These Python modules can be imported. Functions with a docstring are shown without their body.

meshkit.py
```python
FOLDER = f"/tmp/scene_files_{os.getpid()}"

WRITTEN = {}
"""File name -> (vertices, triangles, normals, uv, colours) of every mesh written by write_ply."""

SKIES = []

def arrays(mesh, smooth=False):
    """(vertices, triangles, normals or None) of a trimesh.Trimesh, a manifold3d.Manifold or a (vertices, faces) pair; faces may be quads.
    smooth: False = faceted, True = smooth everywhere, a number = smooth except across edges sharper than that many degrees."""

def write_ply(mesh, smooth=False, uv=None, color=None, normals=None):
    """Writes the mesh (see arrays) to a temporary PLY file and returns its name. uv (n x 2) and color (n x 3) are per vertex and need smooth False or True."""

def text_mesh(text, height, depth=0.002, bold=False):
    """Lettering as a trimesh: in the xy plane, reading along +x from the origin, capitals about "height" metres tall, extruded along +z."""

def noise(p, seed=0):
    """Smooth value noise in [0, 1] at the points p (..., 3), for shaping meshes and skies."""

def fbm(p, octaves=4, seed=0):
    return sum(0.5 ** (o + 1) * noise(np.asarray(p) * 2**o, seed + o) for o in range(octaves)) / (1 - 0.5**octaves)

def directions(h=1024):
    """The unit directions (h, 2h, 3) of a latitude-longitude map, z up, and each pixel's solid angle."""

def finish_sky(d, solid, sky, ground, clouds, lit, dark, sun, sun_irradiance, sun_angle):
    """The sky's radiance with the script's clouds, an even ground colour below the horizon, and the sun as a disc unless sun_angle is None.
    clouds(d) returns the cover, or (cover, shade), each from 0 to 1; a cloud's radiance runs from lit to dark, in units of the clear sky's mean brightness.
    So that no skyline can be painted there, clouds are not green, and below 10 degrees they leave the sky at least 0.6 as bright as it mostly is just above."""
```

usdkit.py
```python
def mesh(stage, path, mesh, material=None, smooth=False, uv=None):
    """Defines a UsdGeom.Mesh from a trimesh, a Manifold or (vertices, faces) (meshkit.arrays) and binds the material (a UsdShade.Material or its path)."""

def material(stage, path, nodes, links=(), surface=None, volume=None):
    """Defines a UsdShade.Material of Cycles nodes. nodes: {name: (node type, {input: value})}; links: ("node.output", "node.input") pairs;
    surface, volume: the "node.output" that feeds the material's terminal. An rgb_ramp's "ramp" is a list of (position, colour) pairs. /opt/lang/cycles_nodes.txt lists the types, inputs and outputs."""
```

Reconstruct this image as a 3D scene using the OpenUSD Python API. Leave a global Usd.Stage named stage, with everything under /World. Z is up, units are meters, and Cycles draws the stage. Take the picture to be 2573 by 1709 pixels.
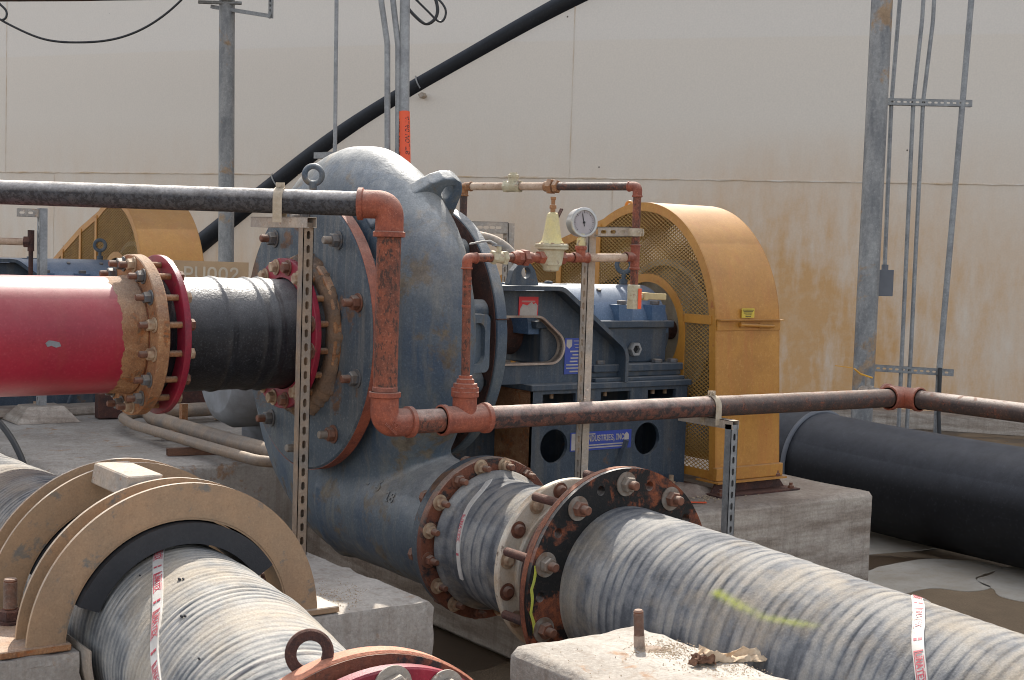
import math, random, re
import numpy as np, trimesh, manifold3d, shapely
from shapely.geometry import Polygon, Point, box as sbox
from pxr import Usd, UsdGeom, UsdLux, UsdShade, Gf, Sdf, Vt
import usdkit, meshkit

random.seed(7); RNG = np.random.default_rng(7)
PI = math.pi
EYE = 1.75            # eye level above the ground; heights below are measured from eye level

stage = Usd.Stage.CreateInMemory()
UsdGeom.SetStageUpAxis(stage, UsdGeom.Tokens.z); UsdGeom.SetStageMetersPerUnit(stage, 1.0)
world = UsdGeom.Xform.Define(stage, '/World'); stage.SetDefaultPrim(world.GetPrim())
UsdGeom.Scope.Define(stage, '/World/Looks')

# ------------------------------------------------------------------ camera, sky, sun
YAW, PITCH, ROLL = map(math.radians, (54.13, 3.68, 1.835))
fw = np.array([math.cos(YAW)*math.cos(PITCH), math.sin(YAW)*math.cos(PITCH), -math.sin(PITCH)])
r0 = np.array([math.sin(YAW), -math.cos(YAW), 0]); u0 = np.cross(r0, fw)
rt = r0*math.cos(ROLL) + u0*math.sin(ROLL); up = np.cross(rt, fw)
cam = UsdGeom.Camera.Define(stage, '/World/camera')
m = Gf.Matrix4d(1.0)
for i, v in enumerate((rt, up, -fw)): m.SetRow(i, Gf.Vec4d(*map(float, v), 0))
m.SetRow(3, Gf.Vec4d(0, 0, EYE, 1)); cam.AddTransformOp().Set(m)
cam.CreateHorizontalApertureAttr(36.0); cam.CreateVerticalApertureAttr(36.0*680/1024)
cam.CreateFocalLengthAttr(36.0*3500/2573); cam.CreateClippingRangeAttr(Gf.Vec2f(0.05, 500))
cam.CreateExposureAttr(0.74)

SUN_AZ, SUN_EL = math.radians(55.0), math.radians(44.5)
sd = np.array([math.cos(SUN_AZ)*math.cos(SUN_EL), math.sin(SUN_AZ)*math.cos(SUN_EL), math.sin(SUN_EL)])
skym = usdkit.material(stage, '/World/Looks/sky_look', {
    'sky': ('sky_texture', {'sky_type': 'single_scattering', 'sun_disc': False, 'sun_elevation': SUN_EL, 'sun_rotation': math.atan2(sd[0], sd[1]), 'altitude': 300.0, 'air_density': 1.0, 'aerosol_density': 3.0, 'ozone_density': 1.0}),
    'hs': ('hsv', {'saturation': 0.40}),
    'bg': ('background_shader', {'strength': 0.15})}, [('sky.color', 'hs.color'), ('hs.color', 'bg.color')], surface='bg.background')
dome = UsdLux.DomeLight.Define(stage, '/World/sky'); UsdShade.MaterialBindingAPI.Apply(dome.GetPrim()).Bind(skym)
dome.GetPrim().SetCustomDataByKey('kind', 'structure'); dome.GetPrim().SetCustomDataByKey('label', 'hazy bright daytime sky above the yard'); dome.GetPrim().SetCustomDataByKey('category', 'sky')
sun = UsdLux.DistantLight.Define(stage, '/World/sun')
sun.CreateIntensityAttr(1.02); sun.CreateAngleAttr(0.55); sun.CreateNormalizeAttr(True); sun.CreateColorAttr(Gf.Vec3f(1.0, 0.94, 0.85))
zx = np.cross([0, 0, 1.0], sd); zx /= np.linalg.norm(zx); zy = np.cross(sd, zx)
sm = Gf.Matrix4d(1.0)
for i, v in enumerate((zx, zy, sd)): sm.SetRow(i, Gf.Vec4d(*map(float, v), 0))
sun.AddTransformOp().Set(sm)

# ------------------------------------------------------------------ materials
def srgb(r, g, b):
    f = lambda c: (c/255/12.92) if c <= 10 else ((c/255+0.055)/1.055)**2.4
    return (f(r), f(g), f(b))

def paint(name, c, c2=None, s1=3.0, lo=0.35, hi=0.65, rough=0.6, metal=0.0, grain=0.12, gs=160.0, rust=None, dust=None, streak=None, bump=0.15, bs=220.0, spec=0.5, stretch=(1, 1, 1), fleck=None, rstretch=None):
    """colour c varied to c2 by noise; rust=(colour, colour2, threshold 0..1, scale); dust=(colour, amount) settles on upward faces; streak=(colour, amount) runs down the sides"""
    n = {'geo': ('geometry', {}), 'map': ('mapping', {'scale': stretch}),
         'n1': ('noise_texture', {'scale': s1, 'detail': 7.0, 'roughness': 0.62}),
         'r1': ('map_range', {'from_min': lo, 'from_max': hi, 'clamp': True}),
         'm1': ('mix_color', {'a': c, 'b': c2 or tuple(x*0.8 for x in c)}),
         'ng': ('noise_texture', {'scale': gs, 'detail': 3.0, 'roughness': 0.7}),
         'rg': ('map_range', {'from_min': 0.25, 'from_max': 0.75, 'to_min': 1-grain, 'to_max': 1+grain}),
         'mg': ('vector_math', {'math_type': 'scale'}),
         'p': ('principled_bsdf', {'roughness': rough, 'metallic': metal, 'specular_ior_level': spec}),
         'bp': ('bump', {'strength': bump, 'distance': 0.01}),
         'nb': ('noise_texture', {'scale': bs, 'detail': 4.0, 'roughness': 0.65})}
    l = [('geo.position', 'map.vector'), ('map.vector', 'n1.vector'), ('n1.fac', 'r1.value'), ('r1.result', 'm1.fac'), ('geo.position', 'ng.vector'), ('ng.fac', 'rg.value'), ('rg.result', 'mg.scale'),
         ('geo.position', 'nb.vector'), ('nb.fac', 'bp.height'), ('bp.normal', 'p.normal')]
    out = 'm1.result'
    if fleck:
        n.update({'nf': ('noise_texture', {'scale': fleck[2], 'detail': 6.0, 'roughness': 0.75}), 'rfl': ('map_range', {'from_min': 0.54, 'from_max': 0.70, 'to_max': fleck[1], 'clamp': True}), 'rfd': ('map_range', {'from_min': 0.46, 'from_max': 0.30, 'to_max': fleck[1]*0.8, 'clamp': True}),
                  'mfl': ('mix_color', {'b': fleck[0]}), 'mfd': ('mix_color', {'b': tuple(x*0.35 for x in c)})})
        l += [('geo.position', 'nf.vector'), ('nf.fac', 'rfl.value'), ('nf.fac', 'rfd.value'), (out, 'mfl.a'), ('rfl.result', 'mfl.fac'), ('mfl.result', 'mfd.a'), ('rfd.result', 'mfd.fac')]; out = 'mfd.result'
    if streak:
        n.update({'ms': ('mapping', {'scale': (14, 14, 1.1)}), 'ns': ('noise_texture', {'scale': 1.6, 'detail': 5.0, 'roughness': 0.6}),
                  'rs': ('map_range', {'from_min': 0.5, 'from_max': 0.72, 'to_max': streak[1], 'clamp': True}), 'mxs': ('mix_color', {'b': streak[0]})})
        l += [('geo.position', 'ms.vector'), ('ms.vector', 'ns.vector'), ('ns.fac', 'rs.value'), ('rs.result', 'mxs.fac'), (out, 'mxs.a')]; out = 'mxs.result'
    if rust:
        if rstretch: n['rmap'] = ('mapping', {'scale': rstretch}); l.append(('geo.position', 'rmap.vector'))
        n.update({'nr': ('noise_texture', {'scale': rust[3], 'detail': 9.0, 'roughness': 0.68, 'distortion': 0.3}), 'rr': ('map_range', {'from_min': rust[2]-0.025, 'from_max': rust[2]+0.04, 'clamp': True}),
                  'nr2': ('noise_texture', {'scale': rust[3]*5, 'detail': 5.0}), 'rr2': ('map_range', {'from_min': 0.35, 'from_max': 0.65, 'clamp': True}), 'mr2': ('mix_color', {'a': rust[0], 'b': rust[1]}), 'mr': ('mix_color', {}), 'rro': ('mix_float', {'a': rough, 'b': 0.9})})
        l += [('rmap.vector' if rstretch else 'geo.position', 'nr.vector'), ('nr.fac', 'rr.value'), ('geo.position', 'nr2.vector'), ('nr2.fac', 'rr2.value'), ('rr2.result', 'mr2.fac'), ('mr2.result', 'mr.b'), (out, 'mr.a'), ('rr.result', 'mr.fac'), ('rr.result', 'rro.fac'), ('rro.result', 'p.roughness')]
        out = 'mr.result'
    if dust:
        n.update({'sx': ('separate_xyz', {}), 'rd': ('map_range', {'from_min': 0.12, 'from_max': 1.0, 'clamp': True}), 'nd': ('noise_texture', {'scale': 9.0, 'detail': 8.0, 'roughness': 0.7}),
                  'rn': ('map_range', {'from_min': 0.3, 'from_max': 0.7, 'to_min': 0.25, 'to_max': dust[1]*1.4, 'clamp': True}), 'md': ('math', {'math_type': 'multiply', 'use_clamp': True}), 'mxd': ('mix_color', {'b': dust[0]})})
        l += [('geo.normal', 'sx.vector'), ('sx.z', 'rd.value'), ('geo.position', 'nd.vector'), ('nd.fac', 'rn.value'), ('rd.result', 'md.value1'), ('rn.result', 'md.value2'), ('md.value', 'mxd.fac'), (out, 'mxd.a')]
        out = 'mxd.result'
    l += [(out, 'mg.vector1'), ('mg.vector', 'p.base_color')]
    return usdkit.material(stage, '/World/Looks/' + name, n, l, surface='p.BSDF')

DUST = srgb(196, 182, 164)
RUST1, RUST2 = srgb(142, 80, 52), srgb(88, 48, 34)
M = {}
M['concrete'] = paint('concrete', srgb(184, 177, 167), srgb(150, 142, 132), s1=2.6, rough=0.92, grain=0.16, gs=90, bump=0.4, bs=70, streak=(srgb(120, 102, 84), 0.45), rust=(srgb(166, 136, 108), srgb(140, 112, 90), 0.63, 6.0), fleck=(srgb(206, 200, 190), 0.5, 60))
M['plinth'] = paint('plinth_concrete', srgb(182, 170, 156), srgb(132, 117, 103), s1=3.0, rough=0.93, grain=0.18, gs=80, bump=0.5, bs=60, stretch=(1, 1, 7), streak=(srgb(104, 90, 78), 0.4), fleck=(srgb(180, 166, 148), 0.5, 50))
M['casing'] = paint('casing_blue', srgb(54, 71, 88), srgb(88, 96, 100), s1=3.5, rough=0.55, grain=0.25, gs=150, rust=(srgb(112, 102, 86), srgb(86, 76, 64), 0.575, 4.5), dust=(srgb(198, 196, 190), 0.68), bump=0.22, bs=60, streak=(srgb(124, 118, 102), 0.45), fleck=(srgb(136, 142, 142), 0.35, 90))
M['plate'] = paint('cover_blue', srgb(54, 66, 77), srgb(74, 81, 86), s1=6, rough=0.6, grain=0.22, gs=150, rust=(srgb(116, 86, 64), srgb(88, 68, 55), 0.61, 5.0), streak=(srgb(128, 122, 112), 0.5), bump=0.25, fleck=(srgb(140, 142, 138), 0.5, 80))
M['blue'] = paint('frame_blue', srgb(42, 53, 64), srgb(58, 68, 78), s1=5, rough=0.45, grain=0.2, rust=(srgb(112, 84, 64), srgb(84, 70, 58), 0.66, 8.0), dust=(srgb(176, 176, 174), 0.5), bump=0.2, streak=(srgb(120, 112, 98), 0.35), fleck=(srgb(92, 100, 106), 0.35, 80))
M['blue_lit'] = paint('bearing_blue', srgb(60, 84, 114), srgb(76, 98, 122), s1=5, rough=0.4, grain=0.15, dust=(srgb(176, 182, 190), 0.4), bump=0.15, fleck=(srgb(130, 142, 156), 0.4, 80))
M['red'] = paint('crimson_paint', srgb(156, 34, 52), srgb(138, 32, 48), s1=2.5, rough=0.40, grain=0.08, dust=(srgb(206, 150, 142), 0.42), rust=(srgb(126, 82, 60), srgb(90, 80, 76), 0.74, 6.0), bump=0.08, fleck=(srgb(180, 84, 90), 0.35, 90), streak=(srgb(140, 66, 52), 0.2))
M['red_ring'] = paint('crimson_ring_paint', srgb(146, 26, 48), srgb(112, 26, 42), s1=8, rough=0.45, grain=0.15, rust=(srgb(120, 66, 50), srgb(96, 50, 44), 0.64, 18.0), bump=0.12, fleck=(srgb(170, 90, 90), 0.3, 90))
M['rust_tan'] = paint('dusty_rust', srgb(170, 124, 84), srgb(136, 92, 62), s1=9, rough=0.88, grain=0.25, rust=(srgb(158, 94, 48), srgb(112, 84, 60), 0.55, 12.0), dust=(DUST, 0.5), bump=0.5, bs=120, fleck=(srgb(190, 160, 124), 0.6, 70))
M['rust'] = paint('rust', RUST1, RUST2, s1=18, rough=0.9, grain=0.3, dust=(srgb(186, 150, 128), 0.4), bump=0.5, bs=140, fleck=(srgb(170, 110, 80), 0.5, 90))
M['rust_dark'] = paint('dark_rust', srgb(84, 50, 40), srgb(54, 38, 34), s1=14, rough=0.85, grain=0.3, dust=(srgb(150, 110, 92), 0.35), bump=0.5, bs=140, fleck=(srgb(124, 84, 66), 0.5, 90))
M['rust_bolt'] = paint('bolt_rust', srgb(128, 82, 60), srgb(92, 58, 44), s1=40, rough=0.8, grain=0.25, dust=(DUST, 0.4), bump=0.4)
M['bolt'] = paint('weathered_bolt_steel', srgb(140, 132, 122), srgb(112, 92, 76), s1=40, rough=0.55, metal=0.25, grain=0.2, dust=(DUST, 0.5), bump=0.3)
M['bolt_dark'] = paint('painted_bolt', srgb(84, 90, 96), srgb(96, 84, 74), s1=40, rough=0.6, grain=0.22, dust=(DUST, 0.5), bump=0.3)
M['bolt_tan'] = paint('dusty_bolt', srgb(184, 162, 134), srgb(146, 112, 86), s1=40, rough=0.7, metal=0.1, grain=0.2, bump=0.3)
M['oxide'] = paint('red_oxide_fitting', srgb(160, 84, 58), srgb(122, 64, 48), s1=16, rough=0.74, grain=0.24, dust=(srgb(206, 174, 156), 0.5), bump=0.3, fleck=(srgb(196, 130, 104), 0.5, 110))
M['pipe_rust'] = paint('rusty_black_pipe', srgb(142, 78, 54), srgb(98, 60, 47), s1=14, rough=0.8, grain=0.3, gs=140, rust=(srgb(58, 48, 44), srgb(92, 62, 50), 0.54, 75.0), rstretch=(1, 1, 0.5), dust=(srgb(220, 196, 180), 0.75), bump=0.35, fleck=(srgb(190, 130, 104), 0.55, 110))
M['pipe_black'] = paint('dusty_black_pipe', srgb(56, 56, 60), srgb(76, 73, 72), s1=20, rough=0.62, grain=0.3, gs=110, rust=(srgb(44, 44, 48), srgb(60, 54, 50), 0.50, 60.0), dust=(srgb(220, 212, 204), 0.85), bump=0.25, fleck=(srgb(120, 116, 113), 0.25, 140))
M['pipe_mid'] = paint('rust_brown_pipe', srgb(112, 66, 50), srgb(74, 50, 43), s1=12, rough=0.75, grain=0.3, gs=130, rust=(srgb(46, 41, 40), srgb(70, 52, 46), 0.50, 34.0), dust=(srgb(222, 200, 186), 0.75), bump=0.3, fleck=(srgb(158, 108, 86), 0.5, 110))
M['pipe_brown'] = paint('brown_black_pipe', srgb(52, 43, 40), srgb(76, 55, 46), s1=12, rough=0.62, grain=0.3, gs=110, rust=(srgb(124, 76, 56), srgb(46, 42, 42), 0.56, 24.0), dust=(srgb(190, 166, 150), 0.4), bump=0.25, fleck=(srgb(150, 108, 84), 0.5, 100))
M['pipe_pale'] = paint('pale_dusty_pipe', srgb(200, 176, 152), srgb(168, 138, 114), s1=16, rough=0.75, grain=0.16, rust=(srgb(160, 96, 66), srgb(120, 110, 100), 0.61, 30.0), bump=0.25)
M['rubber'] = paint('black_rubber', srgb(15, 15, 18), srgb(30, 30, 33), s1=22, lo=0.4, hi=0.75, rough=0.42, grain=0.5, gs=260, dust=(srgb(176, 174, 172), 0.42), bump=0.3, bs=90, fleck=(srgb(112, 112, 114), 0.4, 120))
M['rubber_pad'] = paint('rubber_pad', srgb(34, 35, 38), srgb(42, 42, 44), s1=20, rough=0.65, grain=0.2, bump=0.15)
def hose_look(name, groove, mid, ridge, tan):
    n = {'at': ('attribute', {'attribute': 'wear'}), 'geo': ('geometry', {}), 'r': ('rgb_ramp', {'ramp': [(0.0, groove), (0.22, groove), (0.5, mid), (0.85, ridge), (1.0, ridge)]}),
         'nj': ('noise_texture', {'scale': 45.0, 'detail': 5.0, 'roughness': 0.7}), 'mj': ('map_range', {'from_min': 0.25, 'from_max': 0.75, 'to_min': -0.16, 'to_max': 0.16}), 'ad': ('math', {'math_type': 'add', 'use_clamp': True}),
         'nt': ('noise_texture', {'scale': 3.2, 'detail': 7.0, 'roughness': 0.68}), 'rt': ('map_range', {'from_min': 0.5, 'from_max': 0.66, 'to_max': 0.75, 'clamp': True}), 'mt': ('mix_color', {'b': tan}),
         'ng': ('noise_texture', {'scale': 170.0, 'detail': 3.0, 'roughness': 0.7}), 'rg': ('map_range', {'from_min': 0.25, 'from_max': 0.75, 'to_min': 0.8, 'to_max': 1.2}), 'sc': ('vector_math', {'math_type': 'scale'}),
         'nb': ('noise_texture', {'scale': 120.0, 'detail': 4.0, 'roughness': 0.65}), 'bp': ('bump', {'strength': 0.35, 'distance': 0.006}), 'p': ('principled_bsdf', {'roughness': 0.85, 'specular_ior_level': 0.35})}
    l = [('geo.position', 'nj.vector'), ('nj.fac', 'mj.value'), ('at.fac', 'ad.value1'), ('mj.result', 'ad.value2'), ('ad.value', 'r.fac'), ('geo.position', 'nt.vector'), ('nt.fac', 'rt.value'), ('rt.result', 'mt.fac'), ('r.color', 'mt.a'),
         ('geo.position', 'ng.vector'), ('ng.fac', 'rg.value'), ('rg.result', 'sc.scale'), ('mt.result', 'sc.vector1'), ('sc.vector', 'p.base_color'), ('geo.position', 'nb.vector'), ('nb.fac', 'bp.height'), ('bp.normal', 'p.normal')]
    return usdkit.material(stage, '/World/Looks/' + name, n, l, surface='p.BSDF')
M['hose'] = hose_look('grey_rubber_hose', srgb(84, 86, 90), srgb(113, 114, 116), srgb(146, 143, 138), srgb(158, 146, 128))
M['hose_near'] = hose_look('dusty_grey_hose', srgb(98, 100, 102), srgb(134, 134, 132), srgb(168, 164, 157), srgb(174, 161, 142))
M['galv'] = paint('galvanised_steel', srgb(152, 152, 150), srgb(124, 124, 124), s1=8, rough=0.5, metal=0.4, grain=0.16, gs=60, dust=(srgb(190, 178, 160), 0.4), bump=0.1, fleck=(srgb(176, 176, 172), 0.5, 45))
M['galv_dusty'] = paint('dusty_galvanised_steel', srgb(182, 164, 144), srgb(146, 140, 132), s1=10, rough=0.7, metal=0.15, grain=0.2, gs=80, rust=(srgb(206, 196, 182), srgb(156, 120, 94), 0.6, 30.0), bump=0.2, fleck=(srgb(204, 192, 176), 0.5, 70))
M['strut_dull'] = paint('dull_strut_steel', srgb(150, 126, 102), srgb(118, 108, 98), s1=10, rough=0.65, metal=0.1, grain=0.2, gs=80, dust=(DUST, 0.3), bump=0.2, fleck=(srgb(166, 156, 140), 0.4, 60))
M['post'] = paint('post_steel', srgb(150, 148, 144), srgb(112, 112, 112), s1=5, rough=0.5, metal=0.3, grain=0.18, gs=50, stretch=(2, 2, 0.6), rust=(srgb(172, 146, 118), srgb(152, 128, 102), 0.6, 2.4), bump=0.12, fleck=(srgb(176, 172, 166), 0.5, 30))
M['yellow'] = paint('guard_yellow', srgb(186, 130, 52), srgb(166, 112, 44), s1=4, rough=0.5, grain=0.1, dust=(srgb(214, 176, 132), 0.3), rust=(srgb(170, 102, 46), srgb(150, 92, 52), 0.67, 9.0), streak=(srgb(176, 108, 48), 0.55), bump=0.1, fleck=(srgb(214, 168, 96), 0.35, 60))
M['mesh'] = paint('guard_mesh', srgb(176, 136, 70), srgb(154, 116, 60), s1=8, rough=0.6, grain=0.15, bump=0.05)
M['tan'] = paint('saddle_tan', srgb(162, 130, 98), srgb(144, 120, 94), s1=6, rough=0.6, grain=0.14, rust=(srgb(130, 116, 98), srgb(112, 108, 102), 0.60, 9.0), dust=(srgb(212, 202, 188), 0.6), bump=0.12, fleck=(srgb(184, 152, 118), 0.4, 60), streak=(srgb(140, 112, 86), 0.4))
M['white'] = paint('white_flange_paint', srgb(208, 200, 184), srgb(190, 164, 134), s1=9, rough=0.6, grain=0.14, rust=(srgb(112, 76, 58), srgb(84, 70, 62), 0.64, 16.0), bump=0.2)
M['black_flange'] = paint('black_flange', srgb(14, 14, 14), srgb(20, 19, 19), s1=10, rough=0.5, grain=0.4, rust=(srgb(132, 74, 48), srgb(88, 54, 42), 0.53, 7.0), dust=(srgb(196, 188, 178), 0.6), bump=0.25, fleck=(srgb(90, 72, 62), 0.25, 90), spec=0.3)
M['rust_flange'] = paint('rust_flange', srgb(128, 74, 50), srgb(92, 56, 44), s1=10, rough=0.85, grain=0.3, rust=(srgb(40, 37, 37), srgb(58, 48, 43), 0.56, 11.0), dust=(srgb(190, 176, 160), 0.6), bump=0.4, fleck=(srgb(160, 104, 74), 0.5, 90))
M['orange_flange'] = paint('orange_oxide_flange', srgb(192, 116, 82), srgb(170, 94, 64), s1=10, rough=0.75, grain=0.2, rust=(srgb(132, 70, 46), srgb(90, 56, 44), 0.6, 14.0), dust=(srgb(226, 168, 140), 0.5), bump=0.3, fleck=(srgb(206, 140, 108), 0.4, 80))
M['mud'] = paint('mud_crust', srgb(128, 100, 76), srgb(98, 82, 70), s1=10, rough=0.95, grain=0.3, bump=0.6, bs=90, rust=(srgb(96, 92, 88), srgb(120, 96, 76), 0.56, 9.0))
M['pulley'] = paint('dusty_pulley', srgb(196, 180, 152), srgb(150, 130, 104), s1=6, rough=0.8, grain=0.15, bump=0.2)
M['hdpe'] = paint('black_polyethylene', srgb(11, 12, 15), srgb(18, 19, 22), s1=10, rough=0.5, grain=0.2, dust=(srgb(112, 116, 126), 0.34), bump=0.1, fleck=(srgb(58, 60, 66), 0.4, 50), spec=0.3)
M['cable'] = paint('black_cable', srgb(36, 37, 38), srgb(46, 46, 46), s1=10, rough=0.5, grain=0.1, bump=0.02)
M['grey_box'] = paint('grey_enamel', srgb(108, 110, 114), srgb(98, 100, 106), s1=6, rough=0.5, grain=0.06, bump=0.03)
M['motor'] = paint('motor_grey', srgb(132, 134, 136), srgb(112, 112, 112), s1=8, rough=0.6, grain=0.12, dust=(DUST, 0.4), bump=0.1)
M['cream'] = paint('cream_valve_paint', srgb(214, 196, 132), srgb(196, 182, 140), s1=16, rough=0.6, grain=0.1, rust=(srgb(176, 172, 158), srgb(160, 132, 100), 0.6, 18.0), bump=0.15)
M['valve_grey'] = paint('pale_valve_body', srgb(194, 186, 158), srgb(176, 160, 128), s1=18, rough=0.6, grain=0.12, rust=(srgb(160, 112, 82), srgb(140, 130, 118), 0.63, 20.0), bump=0.2)
M['brass'] = paint('dull_brass', srgb(196, 176, 128), srgb(170, 146, 108), s1=20, rough=0.45, metal=0.4, grain=0.1, bump=0.1)
M['clamp_steel'] = paint('clamp_steel', srgb(196, 182, 160), srgb(170, 152, 128), s1=20, rough=0.6, metal=0.15, grain=0.15, bump=0.15, fleck=(srgb(210, 200, 184), 0.4, 90))
M['lever'] = paint('yellow_lever', srgb(216, 160, 50), srgb(196, 140, 44), s1=20, rough=0.5, grain=0.08, bump=0.05)
M['orange'] = paint('orange_label', srgb(232, 92, 48), srgb(222, 82, 44), s1=6, rough=0.5, grain=0.04, bump=0.02)
M['ink'] = paint('black_ink', srgb(34, 32, 32), None, s1=6, rough=0.6, grain=0.1, bump=0.02)
M['tape_white'] = paint('white_tape', srgb(216, 212, 205), srgb(196, 190, 180), s1=9, rough=0.45, grain=0.05, rust=(srgb(196, 184, 166), srgb(206, 196, 180), 0.62, 8.0), bump=0.03)
M['tape_red'] = paint('red_tape_print', srgb(186, 60, 80), srgb(200, 104, 108), s1=14, rough=0.5, grain=0.06, bump=0.02)
M['plate_blue'] = paint('nameplate_blue', srgb(48, 66, 150), srgb(58, 74, 140), s1=16, rough=0.4, grain=0.1, bump=0.03)
M['plate_pale'] = paint('nameplate_print', srgb(176, 168, 160), srgb(156, 148, 140), s1=16, rough=0.5, grain=0.1, bump=0.02)
M['plate_red'] = paint('sign_red', srgb(206, 40, 44), srgb(196, 50, 50), s1=12, rough=0.45, grain=0.06, bump=0.02)
M['sticker'] = paint('yellow_sticker', srgb(208, 182, 62), srgb(196, 168, 58), s1=12, rough=0.5, grain=0.05, bump=0.02)
M['tan_plate'] = paint('tan_panel', srgb(176, 146, 110), srgb(166, 136, 102), s1=6, rough=0.7, grain=0.08, bump=0.05)
M['stencil'] = paint('stencil_white', srgb(198, 182, 158), None, s1=9, rough=0.7, grain=0.08, bump=0.02)
M['chrome'] = paint('gauge_steel', srgb(190, 190, 188), srgb(170, 164, 156), s1=10, rough=0.32, metal=0.7, grain=0.06, rust=(srgb(170, 132, 96), srgb(150, 130, 110), 0.66, 12.0), bump=0.04)
M['dial'] = paint('dial_face', srgb(172, 164, 164), srgb(160, 152, 152), s1=10, rough=0.4, grain=0.08, bump=0.01)
M['spray'] = paint('spray_yellow', srgb(186, 182, 62), srgb(160, 166, 76), s1=14, rough=0.7, grain=0.15, bump=0.1)
M['wood'] = paint('weathered_timber', srgb(128, 92, 70), srgb(104, 76, 60), s1=8, rough=0.9, grain=0.2, stretch=(2, 12, 12), bump=0.3)
M['paper'] = paint('dirty_paper', srgb(206, 184, 156), srgb(184, 158, 128), s1=12, rough=0.9, grain=0.1, bump=0.3)
M['sand'] = paint('sand_grains', srgb(190, 170, 142), srgb(150, 130, 108), s1=60, rough=0.95, grain=0.25, bump=0.2)
M['weld'] = paint('weld_bead_paint', srgb(214, 204, 190), srgb(196, 170, 138), s1=3, rough=0.8, grain=0.1, bump=0.2)
M['grout'] = paint('grout', srgb(176, 160, 144), srgb(140, 118, 104), s1=9, rough=0.95, grain=0.2, bump=0.5, bs=60)
M['black_hole'] = paint('gland_black', srgb(26, 24, 24), None, s1=9, rough=0.8, grain=0.1, bump=0.05)

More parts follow.
